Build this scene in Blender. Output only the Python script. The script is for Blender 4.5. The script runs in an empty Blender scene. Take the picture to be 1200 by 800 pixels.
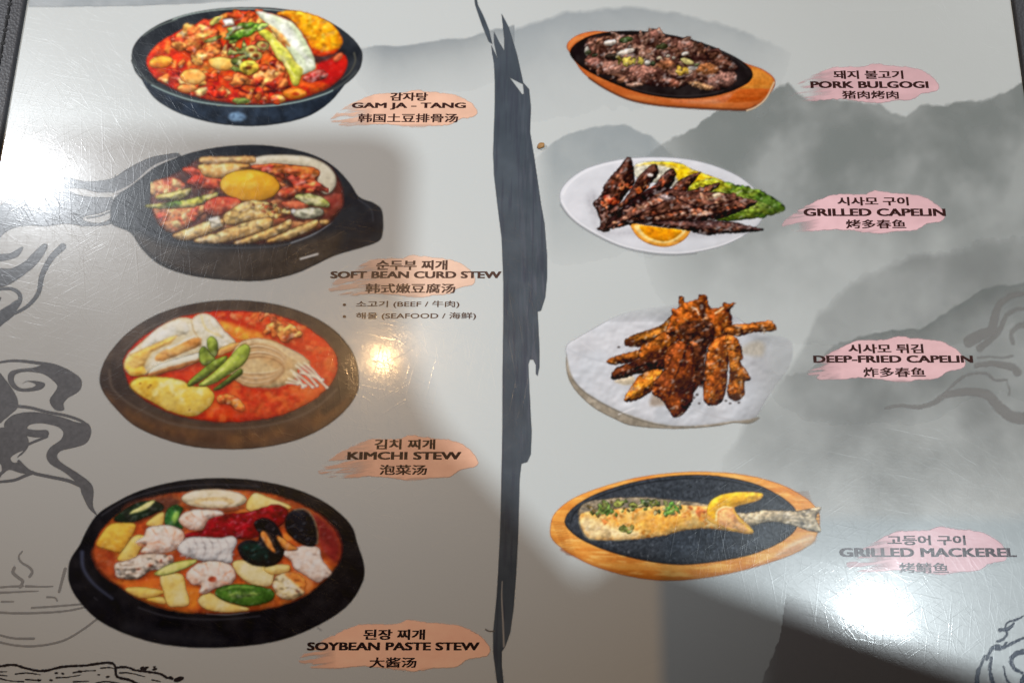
import bpy, math
import numpy as np
from mathutils import Vector, Matrix

# ------------------------------------------------------------------ camera
S = bpy.context.scene
COL = S.collection
F, PX, PY = 1000.0, 668.0, 400.0            # focal length and principal point, photo pixels (1200 x 800)
TILT = math.atan(F / 4037.0)                # lean of the phone away from straight down
CT, ST = math.cos(TILT), math.sin(TILT)
PAGE_W = 0.42                               # the menu page is an A3 sheet
HC = PAGE_W / 1153.0 * F * (CT - 0.4 * ST)  # height of the lens over the page

def page(px, py):                           # where a pixel's ray meets the page (x, y)
    px = np.asarray(px, float); py = np.asarray(py, float)
    u = (px - PX) / F; v = (PY - py) / F
    s = HC / (CT - v * ST)
    return s * u, s * (ST + v * CT)

cam = bpy.data.cameras.new('camera')
cam.sensor_width = 36; cam.lens = 36 * F / 1200
cam.shift_x = -(PX - 600) / 1200
cam.clip_start = 0.01; cam.clip_end = 100
cam_o = bpy.data.objects.new('camera', cam); COL.objects.link(cam_o)
cam_o.location = (0, 0, HC); cam_o.rotation_euler = (TILT, 0, 0)
S.camera = cam_o
CAM = Vector((0, 0, HC))

# ------------------------------------------------------------------ light
W = bpy.data.worlds.new('World'); S.world = W; W.use_nodes = True
bg = W.node_tree.nodes['Background']
bg.inputs['Color'].default_value = (1.0, 0.76, 0.57, 1); bg.inputs['Strength'].default_value = 0.105
S.view_settings.view_transform = 'Standard'; S.view_settings.look = 'None'
S.view_settings.exposure = 0; S.view_settings.gamma = 1

def mirrored(px, py, z):                    # the lamp that the page mirrors at this pixel
    x, y = page(px, py); P = Vector((float(x), float(y), 0)); d = (P - CAM); d.z = -d.z
    return P + d * (z / d.z)
def lamp(name, loc, watts, radius, col):
    l = bpy.data.lights.new(name, 'SPOT' if 'spot' in name and loc != LB else 'POINT'); l.energy = watts; l.shadow_soft_size = radius; l.color = col
    o = bpy.data.objects.new(name, l); COL.objects.link(o); o.location = loc
    return o
LA = mirrored(22, 200, 1.15); LB = mirrored(1022, 722, 1.75); LC = mirrored(448, 421, 2.2)
sp = lamp('ceiling_spotlight', LA, 70, 0.022, (0.90, 0.95, 1.0))      # a narrow downlight over the left edge
sp.data.spot_size = math.radians(22); sp.data.spot_blend = 1
sp.rotation_euler = (LA - Vector((-.22, .20, 0))).to_track_quat('Z', 'Y').to_euler()
LD = mirrored(1330, -230, 1.3)
fill_sp = lamp('ceiling_spotlight', LD, 32, 0.03, (0.93, 0.97, 1.0))     # a second downlight, added out of view to brighten the page's top right
fill_sp.data.spot_size = math.radians(19); fill_sp.data.spot_blend = 1
fill_sp.rotation_euler = (LD - Vector((.19, .25, 0))).to_track_quat('Z', 'Y').to_euler()
lamp('ceiling_spotlight', LB, 122, 0.028, (0.86, 0.96, 1.0))
lamp('warm_pendant_bulb', LC, 43, 0.016, (1.0, 0.60, 0.26))

# ------------------------------------------------------------------ materials
def nodes(name):
    m = bpy.data.materials.new(name); m.use_nodes = True
    nt = m.node_tree; nt.nodes.clear()
    return m, nt
def N(nt, t, **kw):
    n = nt.nodes.new(t)
    for k, v in kw.items():
        if hasattr(n, k): setattr(n, k, v)
    return n

def laminate():
    """Ink under a scuffed, faintly ribbed plastic film: colour and coverage from the mesh attribute Col."""
    m, nt = nodes('printed_laminate'); L = nt.links.new
    out = N(nt, 'ShaderNodeOutputMaterial'); b = N(nt, 'ShaderNodeBsdfPrincipled')
    at = N(nt, 'ShaderNodeAttribute'); at.attribute_name = 'Col'
    tc = N(nt, 'ShaderNodeTexCoord')
    L(at.outputs['Color'], b.inputs['Base Color']); L(at.outputs['Alpha'], b.inputs['Alpha'])
    def scratches(ang, sx, sy, lo, hi, dist):
        ro = N(nt, 'ShaderNodeMapping'); ro.inputs['Rotation'].default_value = (0, 0, math.radians(ang))
        mp = N(nt, 'ShaderNodeMapping')
        mp.inputs['Scale'].default_value = (sx, sy, 1); mp.inputs['Location'].default_value = (ang * .37, ang * .11, 0)
        L(ro.outputs['Vector'], mp.inputs['Vector'])
        nz = N(nt, 'ShaderNodeTexNoise'); nz.inputs['Scale'].default_value = 1; nz.inputs['Detail'].default_value = 2
        nz.inputs['Distortion'].default_value = dist
        mr = N(nt, 'ShaderNodeMapRange'); mr.inputs['From Min'].default_value = lo; mr.inputs['From Max'].default_value = hi
        L(tc.outputs['Object'], ro.inputs['Vector']); L(mp.outputs['Vector'], nz.inputs['Vector'])
        L(nz.outputs['Fac'], mr.inputs['Value'])
        return mr.outputs['Result']
    def add(a, c, op='ADD'):
        n = N(nt, 'ShaderNodeMath'); n.operation = op; L(a, n.inputs[0])
        if isinstance(c, (int, float)): n.inputs[1].default_value = c
        else: L(c, n.inputs[1])
        return n.outputs[0]
    sc = None
    for ang, sx, sy in ((12, 45, 1500), (57, 55, 1700), (101, 40, 1600), (148, 60, 1500), (80, 30, 1300), (33, 70, 1900)):
        q = scratches(ang, sx, sy, .60, .79, .25)
        sc = q if sc is None else add(sc, q)
    weave = scratches(0, 18, 1100, .2, .8, 0)          # rolled ribs across the sheet
    grain = scratches(5, 420, 480, .2, .8, 0)          # scuffed haze
    h = add(add(sc, add(weave, .36, 'MULTIPLY')), add(grain, .5, 'MULTIPLY'))
    bp = N(nt, 'ShaderNodeBump'); bp.inputs['Strength'].default_value = 1.0; bp.inputs['Distance'].default_value = 0.0000125
    L(h, bp.inputs['Height']); L(bp.outputs['Normal'], b.inputs['Normal'])
    smear = scratches(20, 14, 22, .35, .7, .6)         # wiped, greasier patches
    rr = N(nt, 'ShaderNodeMapRange'); rr.inputs['To Min'].default_value = .21; rr.inputs['To Max'].default_value = .30
    L(smear, rr.inputs['Value']); L(rr.outputs['Result'], b.inputs['Roughness'])
    b.inputs['Specular IOR Level'].default_value = .15
    b.inputs['Coat Weight'].default_value = .14; b.inputs['Coat Roughness'].default_value = .085
    b2 = N(nt, 'ShaderNodeBump'); b2.inputs['Strength'].default_value = 1.0; b2.inputs['Distance'].default_value = 0.000004
    L(h, b2.inputs['Height']); L(b2.outputs['Normal'], b.inputs['Coat Normal'])
    L(b.outputs[0], out.inputs[0])
    return m
INK = laminate()

def leather():
    m, nt = nodes('black_leatherette'); L = nt.links.new
    out = N(nt, 'ShaderNodeOutputMaterial'); b = N(nt, 'ShaderNodeBsdfPrincipled'); tc = N(nt, 'ShaderNodeTexCoord')
    v = N(nt, 'ShaderNodeTexVoronoi'); v.inputs['Scale'].default_value = 900
    nz = N(nt, 'ShaderNodeTexNoise'); nz.inputs['Scale'].default_value = 60; nz.inputs['Detail'].default_value = 5
    cr = N(nt, 'ShaderNodeValToRGB'); cr.color_ramp.elements[0].color = (.016, .017, .022, 1); cr.color_ramp.elements[1].color = (.034, .035, .043, 1)
    L(tc.outputs['Object'], v.inputs['Vector']); L(tc.outputs['Object'], nz.inputs['Vector'])
    L(nz.outputs['Fac'], cr.inputs['Fac']); L(cr.outputs[0], b.inputs['Base Color'])
    bp = N(nt, 'ShaderNodeBump'); bp.inputs['Strength'].default_value = .6; bp.inputs['Distance'].default_value = .0002
    L(v.outputs['Distance'], bp.inputs['Height']); L(bp.outputs[0], b.inputs['Normal'])
    b.inputs['Roughness'].default_value = .5
    L(b.outputs[0], out.inputs[0]); return m
def plain(name, col, rough, var=.25, scale=40):
    m, nt = nodes(name); L = nt.links.new
    out = N(nt, 'ShaderNodeOutputMaterial'); b = N(nt, 'ShaderNodeBsdfPrincipled'); tc = N(nt, 'ShaderNodeTexCoord')
    nz = N(nt, 'ShaderNodeTexNoise'); nz.inputs['Scale'].default_value = scale; nz.inputs['Detail'].default_value = 6
    cr = N(nt, 'ShaderNodeValToRGB')
    cr.color_ramp.elements[0].color = tuple(c * (1 - var) for c in col) + (1,); cr.color_ramp.elements[1].color = tuple(min(1, c * (1 + var)) for c in col) + (1,)
    L(tc.outputs['Object'], nz.inputs['Vector']); L(nz.outputs['Fac'], cr.inputs['Fac']); L(cr.outputs[0], b.inputs['Base Color'])
    b.inputs['Roughness'].default_value = rough; L(b.outputs[0], out.inputs[0]); return m
LEATHER = leather()
THREAD = plain('black_thread', (.006, .006, .008), .8)
TABLE = plain('dark_wood_table', (.06, .035, .02), .45, .4, 12)
CRUMB = plain('toasted_crumb', (.30, .15, .045), .6, .5, 900)
SLEEVE = plain('dark_sleeve', (.02, .02, .024), .9)
PLASTIC = plain('dark_glass', (.01, .01, .012), .1)
PHONE = plain('phone_case', (.02, .02, .02), .4)

# ------------------------------------------------------------------ numpy drawing tools (one printed mesh per ingredient)
_rs = np.random.RandomState(7)
_LAT = _rs.rand(256, 256).astype(np.float32)
def vnoise(x, y, seed=0):
    x = x + seed * 17.31; y = y + seed * 9.77
    xi = np.floor(x).astype(int); yi = np.floor(y).astype(int)
    fx = x - xi; fy = y - yi; fx = fx * fx * (3 - 2 * fx); fy = fy * fy * (3 - 2 * fy)
    a = _LAT[xi & 255, yi & 255]; b = _LAT[(xi + 1) & 255, yi & 255]; c = _LAT[xi & 255, (yi + 1) & 255]; d = _LAT[(xi + 1) & 255, (yi + 1) & 255]
    return (a * (1 - fx) + b * fx) * (1 - fy) + (c * (1 - fx) + d * fx) * fy
def fbm(x, y, sc, seed=0, octv=3, ang=0, st=1):
    if ang or st != 1:
        c, s = math.cos(math.radians(ang)), math.sin(math.radians(ang)); x, y = (x * c + y * s) / st, (-x * s + y * c)
    t = 0; a = .5; n = 0; f = 1.0 / sc
    for o in range(octv):
        t = t + a * vnoise(x * f, y * f, seed + o * 3); n += a; a *= .5; f *= 2.03
    return t / n
def smooth(pts, n=5, closed=True):
    P = np.asarray(pts, float); m = len(P); out = []
    for i in range(m if closed else m - 1):
        if closed: p0, p1, p2, p3 = P[i - 1], P[i], P[(i + 1) % m], P[(i + 2) % m]
        else: p0, p1, p2, p3 = P[max(i - 1, 0)], P[i], P[i + 1], P[min(i + 2, m - 1)]
        for k in range(n):
            t = k / n
            out.append(.5 * ((2 * p1) + (p2 - p0) * t + (2 * p0 - 5 * p1 + 4 * p2 - p3) * t * t + (3 * p1 - p0 - 3 * p2 + p3) * t ** 3))
    if not closed: out.append(P[-1])
    return np.array(out)
def sdf(X, Y, P):                            # > 0 inside the closed outline
    d2 = np.full(X.shape, 1e12); ins = np.zeros(X.shape, bool)
    for i in range(len(P)):
        ax, ay = P[i - 1]; bx, by = P[i]; ex, ey = bx - ax, by - ay
        t = np.clip(((X - ax) * ex + (Y - ay) * ey) / (ex * ex + ey * ey + 1e-9), 0, 1)
        d2 = np.minimum(d2, (X - ax - t * ex) ** 2 + (Y - ay - t * ey) ** 2)
        if ay != by:
            cr = ((ay > Y) != (by > Y)) & (X < ex * (Y - ay) / ey + ax); ins ^= cr
    d = np.sqrt(d2); return np.where(ins, d, -d)
def ell(cx, cy, rx, ry, rot=0, n=20):
    a = np.linspace(0, 2 * np.pi, n, endpoint=False); c, s = math.cos(math.radians(rot)), math.sin(math.radians(rot))
    x, y = rx * np.cos(a), ry * np.sin(a)
    return np.stack([cx + x * c - y * s, cy + x * s + y * c], 1)
def C3(c): return np.array(c, float)

def around(p, m=14):
    P = np.asarray(p, float); return (P[:, 0].min() - m, P[:, 1].min() - m, P[:, 0].max() + m, P[:, 1].max() + m)
REC = []                                      # outlines laid over the broth: it is printed darker round them
class Cv:
    """A patch of print: grid in the drawing's own units (k units per photo pixel, origin ox, oy)."""
    def __init__(s, fr, box, step=.9):
        s.ox, s.oy, s.k = fr; st = step * s.k; s.st = st
        s.x = np.arange(box[0] - 2 * st, box[2] + 3 * st, st); s.y = np.arange(box[1] - 2 * st, box[3] + 3 * st, st)
        s.X, s.Y = np.meshgrid(s.x, s.y)
        s.rgb = np.zeros(s.X.shape + (3,)); s.a = np.zeros(s.X.shape); s.seed = int(box[0] * 3 + box[1] * 7) % 91
    def win(s, P, pad):
        i0, i1 = np.searchsorted(s.x, [P[:, 0].min() - pad, P[:, 0].max() + pad]); j0, j1 = np.searchsorted(s.y, [P[:, 1].min() - pad, P[:, 1].max() + pad])
        return (slice(max(j0 - 1, 0), j1 + 1), slice(max(i0 - 1, 0), i1 + 1))
    def over(s, w, rgb, cov):
        a0 = s.a[w]; na = cov + a0 * (1 - cov)
        s.rgb[w] = np.where(na[..., None] > 1e-4, (rgb * cov[..., None] + s.rgb[w] * (a0 * (1 - cov))[..., None]) / np.maximum(na, 1e-4)[..., None], s.rgb[w])
        s.a[w] = na
    def blob(s, pts, c, c2=None, ts=24, rim=None, rw=9, emb=.3, ew=12, tex=.12, nh=.10, soft=4, warp=3, ws=16, a=1.0, sm=True, ang=0, st=1, on=False, con=3.0, c3=None, sc=.34):
        s.seed += 5; sd = s.seed
        P = smooth(pts, 4) if sm else np.asarray(pts, float)
        if not on and a > .75 and soft < 9: REC.append(P)
        w = s.win(P, 8 + soft + warp); X, Y = s.X[w], s.Y[w]
        if X.size == 0: return s
        wx = X + warp * 2 * (fbm(X, Y, ws, sd + 1) - .5); wy = Y + warp * 2 * (fbm(X, Y, ws, sd + 2) - .5)
        d = sdf(wx, wy, P); cov = np.clip(.5 + d / soft, 0, 1) * a
        if on: cov = cov * s.a[w]
        n = fbm(X, Y, ts, sd, 3, ang, st); f = np.clip((n - .5) * con + .5, 0, 1)[..., None]
        col = C3(c) + np.zeros(X.shape + (3,))
        if c2 is not None: col = col * (1 - f) + C3(c2) * f
        if c3 is not None:
            g = np.clip((fbm(X, Y, ts * .6, sd + 9, 3, ang, st) - .58) * 7, 0, 1)[..., None]; col = col * (1 - g) + C3(c3) * g
        if rim is not None:
            r = (np.exp(-np.maximum(d, 0) / rw) * .5)[..., None]; col = col * (1 - r) + C3(rim) * r
        h = ew * (1 - np.exp(-np.maximum(d, 0) / ew)) + nh * ts * (fbm(X, Y, ts * .7, sd + 4, 3, ang, st))
        if min(h.shape) > 2:
            gy, gx = np.gradient(h, s.st); col = col * (1 + np.clip(emb * (.4 * gx + .9 * gy), -sc, sc))[..., None]
        col = col * (1 + tex * 2 * (fbm(X, Y, ts * .5, sd + 6, 2) - .5))[..., None]
        s.over(w, np.clip(col, 0, 255), cov); return s
    def line(s, pts, wd, c, w2=None, soft=3, a=1.0, n=6, wob=0):
        P = smooth(pts, n, False); m = len(P); w2 = wd if w2 is None else w2
        w = s.win(P, max(wd, w2) + 6); X, Y = s.X[w], s.Y[w]
        if X.size == 0: return s
        best = np.full(X.shape, -1e9)
        for i in range(m - 1):
            ax, ay = P[i]; ex, ey = P[i + 1] - P[i]; t = np.clip(((X - ax) * ex + (Y - ay) * ey) / (ex * ex + ey * ey + 1e-9), 0, 1)
            q = (i + t) / (m - 1); r = .5 * (wd * (1 - q) + w2 * q)
            best = np.maximum(best, r - np.hypot(X - ax - t * ex, Y - ay - t * ey))
        if wob: best = best + wob * (fbm(X, Y, 14, s.seed) - .5)
        s.over(w, C3(c) + np.zeros(X.shape + (3,)), np.clip(.5 + best / soft, 0, 1) * a); return s
    def erase(s, pts, soft=3, sm=True, a=1.0):
        P = smooth(pts, 4) if sm else np.asarray(pts, float); w = s.win(P, 8)
        d = sdf(s.X[w], s.Y[w], P); s.a[w] = s.a[w] * (1 - a * np.clip(.5 + d / soft, 0, 1)); return s
    def wash(s, c, f, on=True):               # f: coverage field over the whole patch, kept inside what is drawn
        s.over((slice(None), slice(None)), C3(c) + np.zeros(s.X.shape + (3,)), np.clip(f, 0, 1) * (s.a if on else 1)); return s
    def scatter(s, region, n, size, cols, seed=0, asp=.6, emb=.5, rim=None, ang=None, tex=.15, jag=.3, a=1, nh=.3, soft=4, order=True, rw=5):
        r = np.random.RandomState(seed); P = smooth(region, 4); x0, y0 = P.min(0); x1, y1 = P.max(0); q = []
        while len(q) < n:
            c = np.array([r.uniform(x0, x1), r.uniform(y0, y1)])
            if sdf(np.array([c[0]]), np.array([c[1]]), P)[0] > 0: q.append(c)
        if order: q.sort(key=lambda t: t[1])
        for c in q:
            z = r.uniform(*size); th = r.uniform(0, 180) if ang is None else r.normal(ang[0], ang[1])
            e = ell(0, 0, z, z * asp, 0, 9) * (1 + jag * (r.rand(9, 1) - .5) * 2)
            t = math.radians(th); e = e @ np.array([[math.cos(t), math.sin(t)], [-math.sin(t), math.cos(t)]]) + c
            s.blob(e, cols[r.randint(len(cols))], rim=rim, rw=rw, emb=emb, ew=z * .5, tex=tex, ts=max(8, z * .6), nh=nh, soft=soft, warp=z * .12, a=a)
        return s

LAYER = [0]
STEP_Z = 3e-6                              # a printed layer lies this far above the one under it
def lin(c):
    c = np.clip(np.asarray(c, float) / 255, 0, 1); return np.where(c <= .04045, c / 12.92, ((c + .055) / 1.055) ** 2.4)
PAPER = .45                                  # the sheet is printed a pale grey, so white food and plates stand out from it
def albedo(c, paper):                        # pigment = colour seen / colour of bare paper beside it
    a = np.maximum(lin(c) / lin(paper) * PAPER * 1.012 - .010, .0012)
    def sh(m): return np.where(m > .6, .6 + .34 * (1 - np.exp(-(np.maximum(m, .6) - .6) / .34)), m)
    m = a.max(-1, keepdims=True)
    return .7 * sh(a) + .3 * a * (sh(m) / m)
DETAIL = dict(broth=.2, pumpkin_slice=.4, egg_yolk=.12, egg_white=.2, potato_slice=.2, mackerel_fillet=.35, tofu_slice=.3, tofu_slab=.15, tofu_piece=.25, napa_cabbage=.35, orange_slice=.3, lemon_slice=.5, lemon_wedge=.35, chili_paste=.5, mussel=.4, green_pepper=.4, shrimp=.4, squid_ring=.3, squid_piece=.4, rice_cake=.4, enoki_mushroom=.2, zucchini_slice=.3)
def detail(cv, q):                           # the fine tonal grain of the printed food photographs: glints, pits, crumbs
    u, v, k = cv.X, cv.Y, cv.k; sd = cv.seed + 40
    f = fbm(u, v, 7 * k, sd, 3) - .5; g = fbm(u, v, 2.6 * k, sd + 5, 2) - .5; st = fbm(u, v, 3.2 * k, sd + 9, 2, -20, 2.2) - .5
    m = 1 + q * (.55 * f + .75 * g + .6 * st)
    dark = np.clip((fbm(u, v, 4.2 * k, sd + 14, 2, 15, 1.8) - .60) * 7, 0, 1) * q
    lite = np.clip((fbm(u, v, 3.0 * k, sd + 19, 2, -25, 1.8) - .66) * 8, 0, 1) * q
    c = cv.rgb * np.clip(m, .4, 1.6)[..., None]
    c = c * (1 - .5 * dark)[..., None]; c = c + (255 - c) * (.42 * lite)[..., None]
    cv.rgb = np.clip(c, 0, 255)
def soften(cv, n):                           # ink spreads a little: halftone print is never razor sharp
    for _ in range(n):
        for ax in (0, 1):
            p = cv.rgb * cv.a[..., None]; a = cv.a
            f = lambda q: (np.roll(q, 1, ax) + 2 * q + np.roll(q, -1, ax)) / 4
            p, a = f(p), f(a); cv.rgb = np.where(a[..., None] > 1e-4, p / np.maximum(a, 1e-4)[..., None], cv.rgb); cv.a = a
def link(o, parent=None, label=None):
    COL.objects.link(o)
    if parent is not None: o.parent = parent
    if label: o['label'] = label
    return o
def setcol(me, rgba):
    at = me.color_attributes.new('Col', 'FLOAT_COLOR', 'POINT'); at.data.foreach_set('color', np.asarray(rgba, np.float32).ravel())
def emit(cv, name, parent, paper, label=None, lift=0, thr=.04, gain=1.0):
    LAYER[0] += 1; z = LAYER[0] * STEP_Z + lift
    for _ in range(3):                       # colour carried a little past the edge, so no dark fringe
        num = 0; den = 0; w = np.clip(cv.a * 50, 0, 1) + (cv.rgb.sum(-1) > 0) * 1e-3
        for dx, dy in ((1, 0), (-1, 0), (0, 1), (0, -1)):
            ww = np.roll(w, (dx, dy), (1, 0)); num = num + np.roll(cv.rgb, (dx, dy), (1, 0)) * ww[..., None]; den = den + ww
        hole = cv.a < .02; ok = hole & (den > 1e-6)
        cv.rgb[ok] = (num / np.maximum(den, 1e-6)[..., None])[ok]
    H, Wd = cv.a.shape; m = cv.a > thr
    q = m[:-1, :-1] | m[1:, :-1] | m[:-1, 1:] | m[1:, 1:]
    jj, ii = np.nonzero(q); idx = np.arange(H * Wd).reshape(H, Wd)
    f = np.stack([idx[jj + 1, ii], idx[jj + 1, ii + 1], idx[jj, ii + 1], idx[jj, ii]], 1)
    u, inv = np.unique(f.ravel(), return_inverse=True); f = inv.reshape(-1, 4)
    gx = cv.X.ravel()[u] / cv.k + cv.ox; gy = cv.Y.ravel()[u] / cv.k + cv.oy
    wx, wy = page(gx, gy); co = np.stack([wx, wy, np.full(len(u), z)], 1)
    me = bpy.data.meshes.new(name); me.vertices.add(len(u)); me.vertices.foreach_set('co', co.astype(np.float32).ravel())
    nf = len(f); me.loops.add(nf * 4); me.loops.foreach_set('vertex_index', f.astype(np.int32).ravel())
    me.polygons.add(nf); me.polygons.foreach_set('loop_start', np.arange(0, nf * 4, 4, dtype=np.int32)); me.polygons.foreach_set('loop_total', np.full(nf, 4, np.int32))
    me.update(calc_edges=True); me.validate()
    setcol(me, np.concatenate([albedo(cv.rgb.reshape(-1, 3)[u] * gain, paper), np.clip(cv.a.ravel()[u], 0, 1)[:, None]], 1))
    me.materials.append(INK)
    return link(bpy.data.objects.new(name, me), parent, label)
def box_mesh(name, x0, x1, y0, y1, z0, z1, mat, parent=None, bevel=0, seg=3):
    me = bpy.data.meshes.new(name)
    v = [(x, y, z) for z in (z0, z1) for y in (y0, y1) for x in (x0, x1)]
    me.from_pydata(v, [], [(0, 2, 3, 1), (4, 5, 7, 6), (0, 1, 5, 4), (2, 6, 7, 3), (0, 4, 6, 2), (1, 3, 7, 5)]); me.materials.append(mat)
    if bevel:
        import bmesh
        bm = bmesh.new(); bm.from_mesh(me); bmesh.ops.bevel(bm, geom=bm.edges[:], offset=bevel, segments=seg, affect='EDGES', profile=.5); bm.to_mesh(me); bm.free()
        for p in me.polygons: p.use_smooth = True
    return link(bpy.data.objects.new(name, me), parent)
def thing(name, label, cat, loc=(0, 0, 0)):
    o = bpy.data.objects.new(name, None); COL.objects.link(o); o.location = loc; o.empty_display_size = .02
    o['label'] = label; o['category'] = cat; return o

# ------------------------------------------------------------------ table, cover, page
X0, _ = page(32, 0); X1, _ = page(1185, 0); X0, X1 = float(X0), float(X1)
YT = float(page(600, -70)[1]); YB = float(page(600, 862)[1])
tb = box_mesh('table_top', -1.2, 1.2, -.9, .9, -.034, -.0042, TABLE); tb['kind'] = 'structure'
cover = thing('menu_cover', 'black leatherette menu cover with stitched border framing the printed page', 'menu cover', (0, 0, -.004))
cover_z = .004
def cov_box(name, *a, **k):
    o = box_mesh(name, *a, **k); o.parent = cover; o.location.z = cover_z; return o
BW = .030
cov_box('backing_board', X0 - BW, X1 + BW, YB - BW, YT + BW, -.004, -.0012, LEATHER, bevel=.0012)
for a in ((X0 - BW, X0 + .0002, YB - BW, YT + BW), (X1 - .0002, X1 + BW, YB - BW, YT + BW)):
    cov_box('border', a[0], a[1], a[2], a[3], -.0011, .0016, LEATHER, bevel=.0011)
for a in ((YT, YT + BW), (YB - BW, YB)):
    cov_box('border', X0 + .0003, X1 - .0003, a[0], a[1], -.0011, .0016, LEATHER, bevel=.0011)
def stitching(x):
    import bmesh
    bm = bmesh.new(); y = YB - .02
    while y < YT + .02:
        r = bmesh.ops.create_uvsphere(bm, u_segments=8, v_segments=6, radius=1)
        bmesh.ops.transform(bm, matrix=Matrix.Translation((x, y, .0017)) @ Matrix.Diagonal((.0006, .0023, .0005, 1)), verts=r['verts'])
        r = bmesh.ops.create_uvsphere(bm, u_segments=8, v_segments=6, radius=1)
        bmesh.ops.transform(bm, matrix=Matrix.Translation((x, y + .0031, .0016)) @ Matrix.Diagonal((.0011, .0011, .0004, 1)), verts=r['verts'])
        y += .0062
    me = bpy.data.meshes.new('stitching'); bm.to_mesh(me); bm.free(); me.materials.append(THREAD)
    o = link(bpy.data.objects.new('stitching', me), cover); o.location.z = cover_z
stitching(X0 - .0059); stitching(X1 + .0059)

menu = thing('menu_page', 'glossy laminated menu page printed with eight dishes and three-language captions', 'menu')
sheet = box_mesh('sheet', X0, X1, YB, YT, -.0011, 0, INK, menu)
setcol(sheet.data, [tuple(albedo((196, 202, 198), (197, 201, 197))) + (1,)] * 8)

PAP = (197, 201, 197)
UNIT = (0, 0, 1)

# ---- ink-wash mountains
def ridge(cv, top, depth, col, amax, seed, left=None, rag=9, edge=2.5, cloud=.5, cs=70):
    X, Y = cv.X, cv.Y; T = np.asarray(top, float)
    t = np.interp(X, T[:, 0], T[:, 1]) + rag * 2 * (fbm(X, Y * .6, 26, seed, 5) - .5) + rag * .5 * (fbm(X, Y, 7, seed + 3, 2) - .5)
    d = Y - t; f = np.clip(.5 + d / edge, 0, 1) * np.exp(-np.maximum(d, 0) / depth)
    f = f * (1 - cloud + cloud * np.clip((fbm(X + .4 * Y, Y - .4 * X, cs, seed + 7, 4) - .28) * 2.2, 0, 1))
    if left is not None: f = f * np.clip((X - left[0]) / (left[1] - left[0]), 0, 1)
    cv.over((slice(None), slice(None)), C3(col) + np.zeros(X.shape + (3,)), np.clip(f * amax, 0, 1))
cv = Cv(UNIT, (596, 4, 940, 200), 1.6)
ridge(cv, [(596, 40), (640, 22), (700, 10), (760, 11), (800, 20), (860, 34), (900, 52), (940, 70)], 60, (158, 170, 175), .42, 11, rag=5, edge=5)
cv.a *= np.clip((935 - cv.X) / 60, 0, 1) * np.clip((195 - cv.Y) / 60, 0, 1)
emit(cv, 'mountain_print', menu, PAP, 'faint blue-grey ink mountain above the oval meat platter')
cv = Cv(UNIT, (625, 135, 800, 330), 1.6)
ridge(cv, [(625, 190), (660, 160), (690, 150), (730, 146), (765, 163), (800, 190)], 120, (160, 172, 174), .55, 21, rag=4)
cv.a *= np.clip((800 - cv.X) / 40, 0, 1) * np.clip((330 - cv.Y) / 80, 0, 1) * np.clip((cv.X - 625) / 25, 0, 1)
emit(cv, 'mountain_print', menu, PAP, 'faint ink hill behind the white fish plate')
cv = Cv(UNIT, (740, 80, 1206, 420), 1.4)
ridge(cv, [(740, 200), (768, 175), (785, 166), (820, 145), (840, 133), (870, 131), (898, 112), (915, 104), (924, 100), (942, 114), (980, 118), (1030, 121), (1046, 133), (1062, 139), (1078, 125), (1110, 121), (1150, 117), (1178, 110), (1206, 90)], 260, (136, 144, 140), 1.0, 31, (745, 860), rag=7, cloud=.6, edge=3.5)
cv.a *= np.clip((430 - cv.Y) / 190, 0, 1)
emit(cv, 'mountain_print', menu, PAP, 'largest grey ink-wash mountain, behind the pork and grilled capelin captions')
cv = Cv(UNIT, (830, 260, 1206, 680), 1.4)
ridge(cv, [(830, 560), (880, 490), (915, 448), (945, 400), (960, 364), (985, 346), (1002, 330), (1040, 312), (1090, 300), (1150, 288), (1206, 276)], 420, (122, 127, 124), .75, 41, (830, 1010), rag=11, cloud=.6, edge=12, cs=75)
cv.a *= np.clip((680 - cv.Y) / 120, 0, 1) * np.clip(.35 + .65 * (cv.Y - 290) / 150, 0, 1)
emit(cv, 'mountain_print', menu, PAP, 'smoky grey ink mountain behind the deep-fried capelin caption')
cv = Cv(UNIT, (880, 318, 1206, 560), 1.2)
ridge(cv, [(880, 440), (945, 436), (985, 400), (1030, 388), (1080, 384), (1110, 366), (1150, 340), (1206, 330)], 60, (116, 124, 120), .6, 47, (880, 1010), rag=7, cloud=.5, edge=2.5)
cv.a *= np.clip((540 - cv.Y) / 80, 0, 1)
emit(cv, 'mountain_print', menu, PAP, 'small ragged ink ridge around the deep-fried capelin caption')
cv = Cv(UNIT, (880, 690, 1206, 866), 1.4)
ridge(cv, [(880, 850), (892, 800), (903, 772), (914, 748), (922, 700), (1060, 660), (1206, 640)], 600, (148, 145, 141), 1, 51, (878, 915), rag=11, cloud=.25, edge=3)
cv.a *= np.clip((cv.Y - 688 - (cv.X - 905) * .36) / 40, 0, 1)  # print faded out above the cast-shadow edge, imitating the glare that hides it
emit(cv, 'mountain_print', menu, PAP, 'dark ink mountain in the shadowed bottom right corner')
cv = Cv(UNIT, (400, 30, 600, 120), 1.4)
ridge(cv, [(400, 60), (440, 54), (470, 55), (500, 50), (540, 46), (575, 36), (600, 30)], 24, (150, 160, 163), .65, 61, (405, 450), rag=3, cloud=.35)
emit(cv, 'mountain_print', menu, PAP, 'thin grey ink ridge right of the top stew bowl')
cv = Cv(UNIT, (34, -70, 330, 12), 1.4)
cv.blob([(34, -70), (330, -70), (300, 0), (230, 4), (150, 7), (60, 8), (34, 8)], (163, 171, 172), (176, 183, 183), sm=False, emb=0, tex=.03, soft=2, warp=1)
cv.a *= np.clip((330 - cv.X) / 150, 0, 1) * .9
emit(cv, 'mountain_print', menu, PAP, 'grey ink band along the top edge of the left half')

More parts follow.
